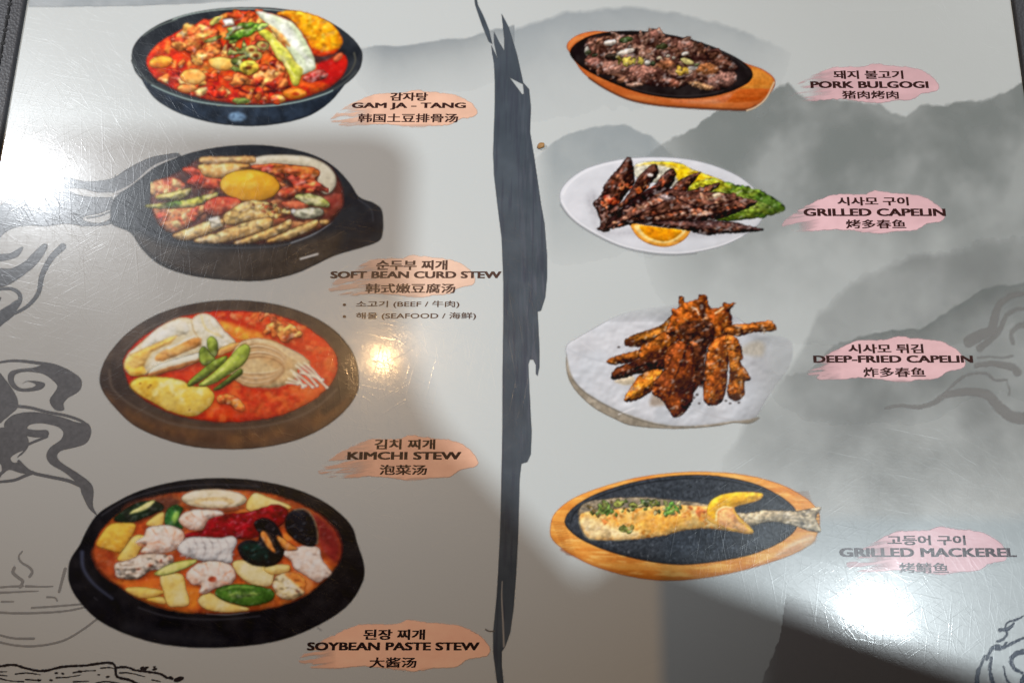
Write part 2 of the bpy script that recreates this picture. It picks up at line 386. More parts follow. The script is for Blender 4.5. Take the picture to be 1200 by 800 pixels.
# ---- drawings in the left margin
G1 = (104, 108, 112)
fr = (0, 160, 3.333); PB = (192, 192, 188)
cv = Cv(fr, (-8, 50, 720, 760), .9)
cv.blob([(255, 163), (330, 176), (400, 172), (445, 162), (500, 125), (580, 86), (640, 72), (700, 68), (700, 110), (600, 150), (520, 205), (445, 225), (380, 214), (320, 200), (262, 200)], G1, sm=True, emb=0, tex=.1, warp=1)
cv.line([(440, 226), (520, 186), (600, 118), (690, 84)], 9, (190, 190, 186), 8, a=.9)
cv.blob([(450, 150), (440, 175), (330, 180), (262, 160), (180, 175), (90, 215), (0, 270), (-10, 300), (-10, 395), (0, 392), (45, 360), (110, 348), (180, 350), (260, 340), (330, 350), (420, 345), (440, 320), (440, 200)], G1, emb=0, tex=.1, warp=1)
cv.erase([(262, 205), (320, 203), (380, 218), (436, 218), (440, 236), (380, 238), (310, 230)], 4)
cv.erase([(330, 312), (390, 300), (436, 285), (434, 318), (390, 338), (330, 330)], 4)
cv.line([(340, 318), (390, 310), (434, 292)], 5, G1)
cv.erase([(70, 362), (120, 348), (180, 360), (160, 376), (110, 372)], 4)
cv.blob([(-8, 462), (40, 456), (90, 430), (70, 468), (20, 484), (-8, 486)], G1, emb=0, tex=.1, warp=1)
cv.blob([(-8, 520), (40, 516), (95, 490), (130, 455), (170, 420), (185, 432), (150, 490), (100, 535), (40, 575), (-8, 586)], G1, emb=0, tex=.1, warp=1)
cv.line([(245, 430), (200, 475), (165, 540), (150, 610), (110, 660), (60, 690)], 26, G1, 10)
cv.line([(-8, 598), (40, 594), (72, 610), (78, 640), (50, 680), (-8, 735)], 9, G1, 22)
cv.blob([(-8, 690), (40, 655), (70, 640), (60, 690), (20, 725), (-8, 738)], G1, emb=0, tex=.1, warp=1)
cv.blob([(-8, 625), (5, 628), (2, 640), (-8, 642)], G1, emb=0, sm=False)
emit(cv, 'dragon_print', menu, PB, 'flowing grey ink dragon ribbons left of the handled black pot')
G2 = (86, 83, 82); fr = (0, 400, 3.635); PC = (156, 149, 141)
cv = Cv(fr, (-8, 70, 420, 745), .9)
cv.line([(-8, 90), (60, 82), (150, 90), (230, 103), (290, 128)], 8, G2, 16)
cv.blob([(200, 98), (280, 118), (335, 150), (348, 180), (335, 212), (290, 240), (270, 265), (272, 292), (235, 290), (212, 250), (240, 205), (240, 180), (190, 140), (120, 128), (75, 135), (60, 150), (62, 175), (90, 200), (140, 195), (152, 182), (120, 170), (98, 178), (120, 168), (175, 172), (192, 185), (170, 205), (110, 213), (65, 205), (36, 170), (38, 135), (70, 120), (140, 112)], G2, emb=0, tex=.08, warp=.8)
cv.blob([(-8, 145), (20, 160), (50, 200), (72, 240), (75, 280), (45, 310), (20, 330), (-8, 335)], G2, emb=0, tex=.08, warp=.8, sm=True)
cv.line([(70, 275), (130, 282), (200, 300), (280, 315), (340, 335), (375, 358)], 12, G2, 10)
cv.blob([(20, 345), (60, 312), (130, 300), (200, 308), (270, 325), (330, 345), (375, 350), (388, 385), (370, 430), (320, 450), (260, 465), (242, 490), (265, 518), (330, 560), (385, 602), (398, 640), (395, 700), (413, 738), (378, 708), (350, 650), (335, 610), (280, 560), (215, 520), (198, 485), (215, 450), (258, 420), (270, 385), (240, 360), (170, 347), (125, 355), (118, 372), (160, 378), (200, 378), (205, 400), (160, 408), (105, 400), (60, 385), (25, 375)], G2, emb=0, tex=.08, warp=.8)
cv.blob([(-8, 380), (50, 378), (110, 400), (122, 440), (100, 475), (75, 495), (80, 520), (140, 560), (90, 560), (40, 545), (10, 565), (-8, 568)], G2, emb=0, tex=.08, warp=.8)
cv.erase([(45, 495), (70, 475), (100, 465), (75, 490), (80, 512), (55, 515)], 4)
cv.line([(200, 405), (150, 425), (115, 440)], 10, G2)
cv.line([(80, 510), (130, 555), (210, 575), (290, 592), (345, 615)], 12, G2, 14)
cv.line([(-8, 598), (60, 590), (110, 570), (140, 558)], 10, G2, 14)
cv.erase([(-8, 520), (5, 525), (8, 550), (-8, 556)], 3)
emit(cv, 'dragon_print', menu, PC, 'curling grey ink smoke scroll left of the kimchi stew bowl')
G3 = (98, 93, 87); fr = (0, 620, 4.446); PD = (128, 122, 114)
cv = Cv(fr, (-8, 100, 520, 620), .9)
for p, w0, w1 in (([(115, 115), (98, 140), (110, 170), (150, 195), (168, 220), (155, 245)], 7, 14), ([(75, 200), (68, 225), (95, 250), (118, 270), (105, 300)], 16, 14), ([(340, 205), (325, 260), (308, 325)], 16, 12), ([(-8, 302), (60, 297), (120, 295)], 9, 9), ([(135, 295), (200, 298), (275, 296)], 12, 6), ([(-8, 330), (90, 325), (200, 320)], 12, 5), ([(8, 376), (70, 376)], 8, 6), ([(245, 352), (285, 355), (298, 372)], 8, 7), ([(165, 408), (260, 402), (340, 396), (430, 388)], 9, 9), ([(-8, 432), (100, 436), (250, 432), (360, 422), (460, 400)], 11, 9), ([(-8, 548), (70, 566), (175, 568)], 9, 12), ([(-8, 585), (70, 602), (160, 608), (260, 597), (350, 570), (440, 515), (510, 462)], 10, 10)):
    cv.line(p, w0, G3, w1, a=.85)
emit(cv, 'bowl_drawing', menu, PD, 'line drawing of a steaming bowl at the left edge')
fr = (0, 740, 5.0); INKB = (30, 25, 24)
cv = Cv(fr, (-8, 160, 1080, 610), .8)
cv.line([(-8, 202), (80, 192), (150, 212), (230, 228), (290, 222), (370, 203), (500, 196), (580, 184), (640, 180), (672, 196), (680, 250), (700, 268), (760, 282), (830, 315)], 13, INKB, 15, wob=6)
cv.line([(675, 208), (740, 206), (800, 225), (880, 235), (940, 245), (980, 268), (1010, 272)], 12, INKB, 14, wob=8)
_r = np.random.RandomState(5)
for p in ([(-8, 232), (40, 232)], [(90, 246), (160, 240), (235, 250)], [(-8, 252), (40, 256)], [(-8, 270), (60, 286), (140, 290)], [(150, 278), (240, 284)], [(330, 268), (400, 264), (470, 252)], [(430, 238), (500, 228), (560, 226)], [(590, 212), (640, 208), (670, 214)], [(700, 240), (760, 240), (850, 262)], [(430, 292), (520, 288)], [(560, 300), (620, 290), (700, 300)], [(890, 280), (940, 290)]):
    cv.line(p, 8, INKB, 5, wob=4)
for x, y, z in ((230, 282, 9), (300, 282, 7), (330, 240, 7), (368, 243, 7), (580, 250, 5), (632, 262, 7), (840, 214, 14), (905, 205, 6), (905, 218, 10), (1045, 278, 18), (1060, 272, 14), (1000, 268, 10), (1150, 296, 6), (860, 208, 9), (470, 232, 9)):
    cv.blob(ell(x, y, z * 1.5, z * .8, _r.uniform(-20, 20), 8), INKB, emb=0, warp=4)
for k in range(60):
    x = _r.uniform(0, 1000); y = _r.uniform(305, 590); l = _r.uniform(30, 120)
    cv.line([(x, y), (x + l / 2, y + _r.uniform(-8, 8)), (x + l, y + _r.uniform(-10, 14))], _r.uniform(5, 12), INKB, 3, wob=5)
emit(cv, 'rock_drawing', menu, PD, 'black ink rock ledge in the bottom left corner')
fr = (1020, 340, 5.0); PE = (150, 156, 152); G4 = (112, 114, 110)
cv = Cv(fr, (60, 0, 930, 800), 1.0)
for p, w0, w1, a in (([(910, 20), (840, 30), (770, 70), (735, 130), (720, 200), (700, 240), (640, 265), (580, 300)], 24, 70, .5), ([(910, 110), (850, 115), (800, 145), (775, 190), (745, 250), (690, 300), (640, 340)], 16, 40, .5), ([(910, 200), (860, 215), (825, 255), (835, 310)], 34, 20, .45), ([(630, 395), (700, 390), (780, 395), (830, 385)], 10, 14, .4), ([(620, 440), (720, 430), (830, 450), (860, 480)], 26, 50, .55), ([(430, 610), (480, 560), (540, 510), (600, 488), (680, 490), (730, 525), (800, 525)], 14, 14, .5), ([(90, 690), (180, 675), (280, 685), (370, 660), (430, 620), (500, 600), (600, 595), (690, 615), (750, 680), (830, 740), (910, 750)], 10, 70, .6), ([(800, 540), (815, 580), (810, 610)], 8, 10, .4)):
    cv.line(p, w0, G4, w1, a=a, soft=10, wob=10)
emit(cv, 'dragon_print', menu, PE, 'faint grey ink cloud scroll at the right edge')
fr = (1060, 640, 5.0); G5 = (48, 58, 78); PF = (185, 188, 190)
cv = Cv(fr, (400, 350, 730, 900), 1.0)
for p, w0, w1 in (([(710, 400), (650, 430), (610, 440), (590, 470), (600, 510), (580, 540), (545, 555)], 10, 14), ([(710, 530), (640, 560), (580, 590), (540, 580), (510, 600), (480, 660)], 14, 20), ([(710, 610), (650, 630), (625, 665), (640, 710), (690, 740)], 30, 16), ([(560, 490), (610, 480), (640, 450)], 22, 14), ([(470, 640), (450, 690), (430, 740), (425, 820), (440, 890)], 10, 36), ([(510, 650), (500, 720), (520, 800), (560, 880)], 16, 28), ([(520, 590), (560, 600), (600, 560)], 16, 10), ([(700, 760), (690, 800), (710, 860)], 26, 40), ([(580, 700), (600, 780), (660, 830)], 8, 14)):
    cv.line(p, w0, G5, w1, a=.9, wob=10, soft=5)
emit(cv, 'flower_drawing', menu, PF, 'dark blue ink petals in the bottom right corner')

# ---- brush stroke between the halves
cv = Cv(UNIT, (550, -72, 646, 870), .9)
right = [(588, 17), (596, 32), (606, 65), (613, 97), (620, 105), (622, 125), (621, 155), (626, 185), (634, 240), (638, 262), (641, 300), (641, 325), (639, 348), (634, 364), (630, 365), (631, 385), (632, 410), (632, 430), (630, 440), (628, 438), (628, 427), (625, 421), (621, 421), (619, 427), (620, 450), (622, 490), (623, 505), (622, 532), (618, 541), (611, 543), (609, 560), (608, 594), (607, 630), (605, 669), (602, 710), (598, 740), (592, 757), (588, 763), (588, 780), (590, 800), (593, 830)]
left = [(590, 832), (582, 796), (578, 763), (578, 740), (582, 700), (584, 669), (586, 625), (587, 594), (588, 550), (589, 500), (589, 440), (590, 370), (590, 331), (588, 279), (583, 240), (579, 205), (578, 180), (579, 150), (580, 120), (580, 95), (579, 75), (577, 63), (576, 54), (583, 69), (579, 50), (579, 38), (585, 50), (591, 60), (591, 45)]
SK = (70, 79, 88)
cv.blob(right + left, SK, (75, 84, 93), ts=30, sm=False, emb=0, tex=.06, soft=1.2, warp=0, ws=5)
cv.wash((92, 96, 108), .55 * np.clip((fbm(cv.X, cv.Y, 2.2, 5, 3, 88, 14) - .52) * 5, 0, 1) * np.clip((cv.X - 600) / 25, .1, 1)); cv.wash((62, 66, 78), .5 * np.clip((fbm(cv.X, cv.Y, 2.6, 9, 3, 91, 16) - .54) * 5, 0, 1))
cv.erase([(597, 91), (605, 95), (613, 99), (614, 110), (612, 111), (606, 103)], 1.2, False)
cv.blob([(557, -12), (560, 6), (566, 18), (573, 35), (577, 52), (573, 49), (565, 30), (557, 6), (555, -12)], SK, sm=False, emb=0, soft=1.2, warp=.3)
cv.line([(588.5, 681), (588, 700), (589.5, 730), (590.5, 757)], 1.2, (150, 150, 148), 2.2, soft=1)
cv.line([(569, 737), (573, 739), (579, 739)], 1.2, (110, 105, 100), 1.2, soft=1)
emit(cv, 'brush_stroke', menu, (184, 190, 192), 'long dark slate brush stroke between the two halves of the menu')

# ------------------------------------------------------------------ DISHES
HELD = []
def hold(cv):                                # broth: drawn now, emitted once everything in it is known
    LAYER[0] += 1; HELD[:] = [cv, LAYER[0]]; REC.clear()
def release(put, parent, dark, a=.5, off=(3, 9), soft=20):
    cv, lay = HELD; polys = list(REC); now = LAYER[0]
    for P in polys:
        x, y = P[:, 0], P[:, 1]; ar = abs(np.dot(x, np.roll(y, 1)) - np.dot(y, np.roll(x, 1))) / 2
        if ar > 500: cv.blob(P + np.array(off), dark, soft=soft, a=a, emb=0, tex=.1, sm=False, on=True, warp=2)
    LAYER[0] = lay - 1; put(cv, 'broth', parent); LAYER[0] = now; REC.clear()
def dish_tools(fr, paper):
    def new(box, step=.9): return Cv(fr, box, step)
    def put(cv, name, parent, label=None, dt=None, **k):
        if dt is None: dt = 0 if parent is menu or 'plate' in name else DETAIL.get(name, .8)
        if dt: detail(cv, dt)
        soften(cv, 2 if parent.name.startswith('stew') else 1); return emit(cv, name, parent, paper, label, **k)
    return new, put

# ===== 1 spicy bone soup
LAYER[0] = 16
new, put = dish_tools((140, 0, 4.0), (196, 198, 193))
cv = new((50, 30, 1150, 600))
body = [(58, 262), (75, 205), (130, 150), (220, 100), (340, 62), (470, 42), (600, 36), (740, 42), (880, 66), (990, 108), (1080, 170), (1130, 230), (1138, 275), (1125, 325), (1090, 370), (1040, 410), (1010, 455), (960, 500), (890, 542), (800, 570), (700, 586), (600, 591), (480, 582), (380, 562), (280, 530), (190, 480), (140, 430), (110, 380), (72, 330)]
cv.blob(body, (50, 54, 58), (38, 42, 46), ts=60, emb=.1, tex=.1, warp=1)
cv.blob([(110, 372), (200, 430), (330, 478), (470, 500), (600, 505), (760, 496), (900, 468), (1010, 424), (1060, 385), (1030, 430), (960, 498), (890, 541), (800, 569), (700, 585), (600, 590), (480, 581), (380, 561), (280, 529), (190, 479), (140, 430)], (44, 54, 66), (35, 42, 50), ts=40, emb=.1, warp=1)
cv.line([(64, 285), (85, 330), (140, 385), (230, 432), (350, 470), (480, 490), (600, 496), (720, 493), (850, 472), (960, 440), (1050, 392), (1110, 335)], 16, (62, 68, 68), 12)
cv.line([(150, 400), (240, 440), (350, 474), (480, 494), (600, 499), (720, 496), (850, 476), (960, 443), (1000, 425)], 5, (165, 190, 182), 5)
cv.line([(250, 92), (340, 66), (470, 47), (600, 43), (720, 48), (800, 58)], 6, (160, 175, 165), 5)
cv.line([(110, 170), (180, 125), (270, 92)], 5, (110, 120, 110), 5)
cv.line([(1100, 250), (1105, 290), (1080, 340), (1040, 375)], 10, (78, 78, 70), 5)
cv.blob(ell(552, 548, 42, 22), (88, 112, 135), (120, 150, 175), ts=20, warp=4, emb=.1, soft=14)
b1 = put(cv, 'stew_picture', menu, 'printed picture of spicy red bone soup in a dark bowl, topmost on the left')
cv = new((120, 45, 1075, 495))
food = [(128, 285), (150, 240), (190, 200), (250, 165), (320, 130), (390, 112), (430, 95), (480, 75), (560, 56), (650, 60), (740, 75), (830, 120), (930, 230), (1000, 245), (1055, 260), (1066, 300), (1040, 360), (980, 412), (880, 452), (750, 480), (600, 487), (450, 472), (330, 445), (220, 400), (150, 345)]
cv.blob(food, (205, 50, 22), (226, 96, 36), ts=55, rim=(170, 25, 18), rw=26, emb=.5, nh=.3, tex=.25, c3=(238, 150, 62), con=4)
cv.blob([(380, 385), (470, 360), (600, 430), (700, 455), (560, 470), (420, 445)], (190, 35, 22), (210, 70, 30), ts=30, emb=.4)
cv.blob([(930, 300), (1000, 275), (1062, 290), (1040, 355), (985, 395), (930, 370)], (178, 22, 26), (192, 34, 30), ts=60, emb=.1, soft=14)
cv.blob([(920, 240), (1000, 238), (1050, 248), (1000, 272), (925, 300), (905, 290)], (62, 42, 42), emb=0, soft=16)
hold(cv)
cv = new((140, 50, 1000, 485))
meats = [(236, 170, 84), (226, 120, 60), (214, 92, 48), (240, 186, 104), (196, 66, 40), (232, 140, 70)]
cv.scatter([(290, 160), (430, 110), (500, 150), (510, 250), (440, 290), (330, 285), (270, 230)], 34, (18, 46), meats, 3, emb=.75, rim=(150, 52, 26), ang=(-12, 25), nh=.5, tex=.25)
cv.scatter([(150, 290), (260, 260), (330, 330), (450, 330), (560, 420), (450, 460), (300, 420), (190, 370)], 26, (14, 40), [(240, 190, 96), (220, 70, 36), (232, 130, 60), (198, 44, 28), (244, 206, 128)], 4, emb=.6, rim=(180, 46, 26), ang=(-5, 25), nh=.4, tex=.2)
cv.scatter([(490, 80), (640, 60), (700, 100), (660, 130), (540, 130), (480, 110)], 26, (10, 30), [(228, 130, 50), (206, 84, 40), (240, 186, 90), (186, 60, 30)], 5, emb=.7, rim=(150, 60, 28))
cv.scatter([(580, 290), (700, 260), (790, 340), (800, 400), (680, 430), (560, 410), (540, 350)], 32, (14, 42), [(206, 84, 44), (224, 130, 66), (176, 52, 34), (236, 164, 90), (150, 40, 30)], 6, emb=.8, rim=(110, 34, 22), nh=.5, tex=.25)
cv.scatter([(650, 170), (760, 190), (830, 280), (790, 300), (700, 250), (600, 260)], 22, (12, 30), [(214, 96, 50), (236, 170, 92), (180, 66, 44), (228, 196, 120)], 8, emb=.7, rim=(130, 60, 36))
cv.scatter([(420, 440), (560, 430), (780, 420), (900, 440), (760, 475), (560, 480)], 20, (10, 30), [(228, 130, 60), (200, 50, 30), (240, 180, 90), (214, 84, 44)], 9, emb=.6, rim=(160, 40, 26))
cv.blob([(560, 415), (620, 435), (720, 420), (800, 400), (790, 418), (700, 436), (600, 440)], (92, 26, 20), emb=.1, soft=12)
cv.blob([(500, 200), (520, 280), (545, 280), (530, 200), (560, 160), (540, 150)], (120, 36, 28), emb=.3, soft=12)
cv.blob([(860, 370), (930, 330), (975, 345), (960, 370), (900, 385)], (170, 52, 46), (200, 120, 104), ts=20, emb=.5)
put(cv, 'braised_meat', b1)
for p, c, c2 in (([(420, 280), (480, 270), (540, 290), (530, 325), (470, 330), (430, 310)], (240, 214, 120), (236, 176, 80)), (ell(345, 362, 58, 36), (240, 206, 120), (238, 164, 76)), (ell(195, 292, 55, 26, -8), (244, 176, 58), (240, 130, 40)), (ell(320, 415, 46, 18), (240, 190, 110), (226, 120, 60)), (ell(510, 368, 22, 10), (232, 150, 96), (214, 100, 60))):
    cv = new(around(p)); cv.blob(p, c, c2, ts=30, rim=(224, 110, 44), rw=8, emb=.45, tex=.15); put(cv, 'potato_slice', b1)
cv = new((755, 408, 885, 472)); cv.blob(ell(820, 440, 56, 24), (240, 170, 50), (232, 120, 40), rim=(200, 60, 30), emb=.5)
cv.blob(ell(828, 442, 18, 8), (180, 60, 30), emb=.1)
put(cv, 'potato_slice', b1)
cv = new((990, 240, 1060, 300)); cv.blob(ell(1025, 270, 26, 12, -40), (232, 110, 70), emb=.4)
put(cv, 'potato_slice', b1)
cv = new((730, 45, 1050, 260))
cv.blob([(740, 66), (800, 52), (880, 62), (950, 88), (1000, 120), (1034, 165), (1045, 205), (1020, 235), (960, 255), (915, 250), (880, 190), (830, 120), (790, 85)], (248, 184, 34), (240, 150, 30), ts=34, rim=(226, 96, 34), rw=13, emb=.4, tex=.14, c3=(250, 206, 60))
cv.blob([(905, 225), (960, 245), (1020, 232), (1000, 252), (950, 262), (912, 255)], (206, 60, 26), emb=.1, soft=10)
for x, y in ((955, 210), (900, 130), (930, 160), (985, 190), (880, 100)): cv.blob(ell(x, y, 8, 6), (206, 130, 20), soft=7, emb=0)
put(cv, 'pumpkin_slice', b1)
cv = new((640, 50, 930, 410))
cv.blob([(640, 56), (720, 72), (790, 98), (840, 140), (875, 200), (905, 260), (918, 318), (890, 338), (850, 348), (830, 300), (790, 230), (740, 170), (690, 110)], (226, 230, 208), (206, 218, 176), ts=40, ang=55, st=4, rim=(196, 206, 150), emb=.4, tex=.08, c3=(238, 238, 226))
cv.blob([(650, 150), (690, 140), (740, 190), (790, 240), (832, 300), (862, 330), (846, 372), (836, 402), (812, 398), (800, 360), (770, 300), (740, 272), (700, 200)], (214, 216, 92), (196, 200, 60), ts=30, ang=55, st=3, rim=(200, 160, 60), emb=.5, tex=.12, c3=(236, 232, 150))
cv.blob([(690, 115), (740, 140), (780, 180), (800, 220), (770, 205), (730, 165)], (214, 130, 60), (228, 190, 110), ts=18, emb=.6, soft=8)
put(cv, 'napa_cabbage', b1)
cv = new((400, 85, 710, 490))
cv.scatter([(510, 150), (580, 118), (670, 124), (650, 150), (590, 180), (520, 200)], 22, (12, 34), [(96, 140, 44), (132, 176, 66), (64, 108, 36), (170, 196, 96)], 12, emb=.5, ang=(-15, 20), asp=.4, rim=(60, 90, 30))
cv.scatter([(520, 220), (590, 210), (600, 280), (560, 330), (525, 320)], 20, (10, 26), [(150, 166, 84), (110, 130, 60), (196, 196, 120), (84, 96, 50)], 13, emb=.5, asp=.45, rim=(80, 84, 40))
for x, y in ((620, 235), (675, 215), (640, 262)):
    cv.blob(ell(x, y, 28, 20), (196, 176, 96), rim=(110, 110, 50), rw=5); cv.blob(ell(x, y + 1, 14, 9), (130, 60, 34), emb=.1)
cv.blob(ell(440, 185, 44, 10, -18), (150, 150, 70), rim=(110, 110, 50))
cv.blob([(485, 95), (530, 92), (536, 118), (500, 125)], (236, 226, 200), emb=.3, sm=False); cv.blob(ell(450, 98, 30, 12, -35), (206, 196, 96)); cv.blob(ell(550, 132, 26, 8, -8), (226, 214, 176))
cv.blob(ell(570, 474, 40, 13), (88, 116, 52), (130, 140, 70), ts=14)
cv.blob(ell(608, 318, 44, 33), (240, 214, 88), (232, 190, 60), rim=(210, 160, 50), emb=.5); cv.blob(ell(606, 318, 15, 9), (120, 60, 24), emb=.1)
put(cv, 'scallion_garnish', b1)

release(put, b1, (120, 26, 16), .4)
# ===== 2 soft bean curd stew
LAYER[0] = 16
new, put = dish_tools((120, 160, 3.529), (170, 166, 160))
cv = new((30, 30, 1170, 605))
pot = [(40, 275), (62, 245), (100, 220), (190, 152), (280, 100), (400, 60), (550, 38), (700, 40), (850, 70), (950, 120), (1020, 190), (1060, 250), (1120, 275), (1152, 300), (1160, 345), (1158, 400), (1138, 435), (1050, 465), (960, 492), (880, 530), (800, 565), (700, 590), (600, 597), (480, 590), (350, 570), (240, 530), (170, 470), (120, 400), (75, 378), (36, 355)]
cv.blob(pot, (38, 42, 48), (30, 33, 40), ts=60, emb=.08, tex=.1, warp=.8)
cv.blob([(130, 400), (190, 420), (300, 452), (450, 466), (600, 468), (760, 452), (880, 420), (990, 400), (960, 490), (880, 530), (800, 564), (700, 589), (600, 596), (480, 589), (350, 569), (240, 529), (170, 470)], (66, 58, 52), (54, 47, 43), ts=40, emb=.1, tex=.12, soft=40, on=True)
cv.line([(120, 310), (150, 365), (210, 410), (310, 440), (450, 458), (600, 460), (740, 450), (860, 415), (950, 355)], 6, (74, 76, 82), 5, a=.8)
cv.line([(780, 440), (870, 405), (940, 362)], 5, (160, 165, 170), 4, a=.8)
cv.line([(820, 506), (890, 486)], 9, (200, 196, 190), 9, a=.9)
cv.line([(1060, 262), (1110, 300), (1120, 350)], 8, (58, 62, 70), 6, a=.7)
b2 = put(cv, 'stew_picture', menu, 'printed picture of soft bean curd stew with egg yolk in a black handled pot')
cv = new((175, 75, 1000, 445))
cv.blob([(200, 280), (225, 200), (330, 140), (410, 95), (620, 85), (820, 85), (930, 120), (985, 200), (990, 280), (950, 345), (860, 400), (700, 438), (540, 440), (400, 430), (300, 400), (230, 350)], (70, 44, 42), (104, 48, 40), ts=40, emb=.3, tex=.2, soft=14)
cv.scatter([(220, 260), (340, 150), (600, 100), (880, 130), (960, 260), (860, 380), (540, 425), (280, 380)], 190, (10, 30), [(120, 60, 44), (84, 50, 44), (150, 76, 50), (176, 104, 64), (64, 44, 44), (196, 134, 84)], 20, emb=.5, a=.8, soft=7, asp=.5)
cv.blob([(930, 240), (985, 240), (990, 285), (950, 310), (900, 290)], (130, 50, 44), (150, 70, 56), emb=.4, soft=14)
hold(cv)
cv = new((590, 75, 975, 240))
cv.blob([(610, 108), (650, 84), (740, 78), (840, 84), (915, 112), (955, 150), (966, 190), (948, 225), (920, 235), (890, 200), (890, 140), (800, 120), (700, 118), (640, 128)], (226, 214, 184), (214, 204, 178), ts=60, rim=(190, 184, 160), rw=6, emb=.3, tex=.05, warp=1)
put(cv, 'egg_white', b2)
cv = new((330, 100, 930, 340))
cv.blob([(620, 130), (700, 112), (800, 122), (890, 135), (895, 165), (850, 170), (740, 150)], (226, 138, 60), (214, 110, 50), ts=26, emb=.5, rim=(176, 70, 36))
cv.scatter([(630, 120), (760, 135), (870, 165), (920, 225), (860, 235), (760, 215), (690, 160)], 34, (12, 34), [(176, 62, 42), (206, 96, 52), (150, 44, 38), (222, 134, 72), (190, 84, 66)], 21, emb=.8, rim=(110, 34, 30), ang=(15, 18), asp=.45)
cv.blob([(330, 135), (385, 130), (440, 160), (495, 180), (490, 212), (400, 215), (350, 190), (370, 165)], (190, 62, 40), (216, 98, 60), ts=22, rim=(140, 38, 30), emb=.7)
cv.blob([(760, 205), (800, 215), (795, 250), (740, 255), (725, 230)], (204, 100, 56), (176, 60, 40), ts=18, emb=.5, rim=(90, 40, 40))
cv.blob([(740, 275), (800, 268), (850, 280), (840, 305), (770, 300)], (204, 104, 72), rim=(150, 60, 44), emb=.5)
put(cv, 'kimchi', b2)
cv = new((205, 165, 520, 400))
cv.blob([(215, 190), (290, 172), (335, 190), (340, 215), (280, 240), (220, 235)], (212, 116, 74), (186, 84, 56), ts=18, emb=.7, rim=(140, 66, 50))
cv.scatter([(220, 180), (330, 180), (330, 240), (220, 240)], 12, (10, 26), [(214, 130, 84), (226, 176, 116), (180, 70, 46)], 22, emb=.7)
cv.blob([(215, 290), (320, 285), (440, 285), (400, 330), (330, 380), (270, 392), (240, 360)], (206, 110, 66), (226, 160, 104), ts=20, emb=.7, rim=(140, 50, 36))
cv.scatter([(225, 290), (400, 290), (340, 350), (260, 370)], 20, (10, 26), [(220, 140, 90), (232, 190, 130), (180, 60, 44), (206, 96, 60)], 23, emb=.8)
put(cv, 'shellfish_meat', b2)
cv = new((175, 205, 480, 310))
cv.blob([(180, 286), (250, 278), (340, 265), (440, 240), (480, 235), (470, 255), (380, 290), (290, 298), (200, 295)], (206, 190, 120), (150, 160, 66), ts=26, ang=-10, st=3, emb=.5, rim=(120, 110, 60))
cv.blob([(260, 278), (310, 268), (330, 280), (280, 290)], (98, 128, 50), emb=.2); cv.blob(ell(400, 268, 44, 9, -12), (196, 186, 70))
cv.blob([(220, 245), (280, 232), (330, 220), (368, 215), (350, 245), (300, 262), (240, 260)], (206, 186, 116), (182, 176, 88), ts=16, emb=.6, rim=(110, 90, 50))
put(cv, 'scallion_garnish', b2)
cv = new((395, 80, 630, 180))
cv.blob([(412, 88), (500, 86), (620, 84), (630, 110), (560, 108), (420, 112)], (226, 176, 110), (232, 200, 150), ts=24, emb=.4, rim=(150, 90, 50), soft=4)
cv.blob([(400, 120), (450, 116), (540, 112), (610, 120), (560, 150), (490, 172), (430, 168), (404, 140)], (232, 184, 110), (222, 160, 86), ts=26, emb=.6, rim=(170, 96, 50), c3=(240, 208, 150))
put(cv, 'rice_cake', b2)
cv = new((480, 135, 740, 275))
cv.blob(ell(610, 203, 122, 64, 3, 24), (240, 176, 42), (232, 162, 36), ts=60, rim=(206, 124, 34), rw=9, emb=.25, ew=30, tex=.05, warp=2, c3=(246, 194, 70))
put(cv, 'egg_yolk', b2)
cv = new((410, 245, 575, 335))
cv.blob([(430, 270), (490, 250), (560, 258), (572, 285), (540, 312), (470, 325), (425, 310)], (206, 92, 56), (186, 66, 44), ts=20, emb=.8, rim=(130, 40, 30), c3=(230, 140, 100))
put(cv, 'shrimp', b2)
def mush(p, c=(222, 186, 124)):
    cv = new(around(p)); cv.blob(p, c, (206, 160, 92), ts=24, ang=-20, st=2.5, rim=(120, 70, 40), rw=5, emb=.55, tex=.1, c3=(236, 206, 150)); put(cv, 'mushroom_slice', b2)
mush([(500, 330), (570, 280), (620, 265), (700, 280), (740, 310), (690, 340), (600, 350), (520, 365)], (216, 180, 110))
mush([(290, 408), (360, 380), (440, 350), (500, 345), (490, 378), (410, 410), (340, 428)]); mush([(378, 432), (480, 395), (580, 360), (680, 335), (706, 352), (680, 385), (560, 422), (460, 440)])
mush([(540, 440), (620, 410), (720, 370), (780, 342), (770, 380), (700, 415), (600, 440)]); mush([(680, 434), (760, 395), (840, 360), (890, 348), (880, 375), (810, 410), (730, 432)])
mush([(900, 348), (935, 346), (930, 362), (905, 364)])
cv = new((430, 265, 800, 385)); cv.blob([(440, 340), (480, 332), (495, 370), (450, 378)], (232, 222, 196), emb=.3, sm=False)
cv.scatter([(600, 280), (700, 285), (780, 320), (700, 330)], 26, (5, 13), [(226, 160, 80), (110, 60, 40), (232, 196, 130), (190, 96, 60)], 24, emb=.5)
put(cv, 'chopped_garnish', b2)
cv = new((780, 230, 935, 345))
cv.blob([(800, 245), (860, 238), (925, 265), (935, 290), (870, 285), (815, 265)], (190, 190, 96), (226, 216, 166), ts=16, ang=10, st=3, emb=.4, rim=(100, 110, 50))
cv.blob([(785, 312), (830, 300), (900, 300), (912, 320), (870, 338), (810, 335)], (214, 208, 178), (190, 190, 160), ts=22, emb=.4, rim=(120, 120, 100)); cv.blob(ell(790, 308, 10, 7), (246, 244, 240), emb=0)
put(cv, 'leek_slice', b2)

release(put, b2, (40, 26, 26), .5)
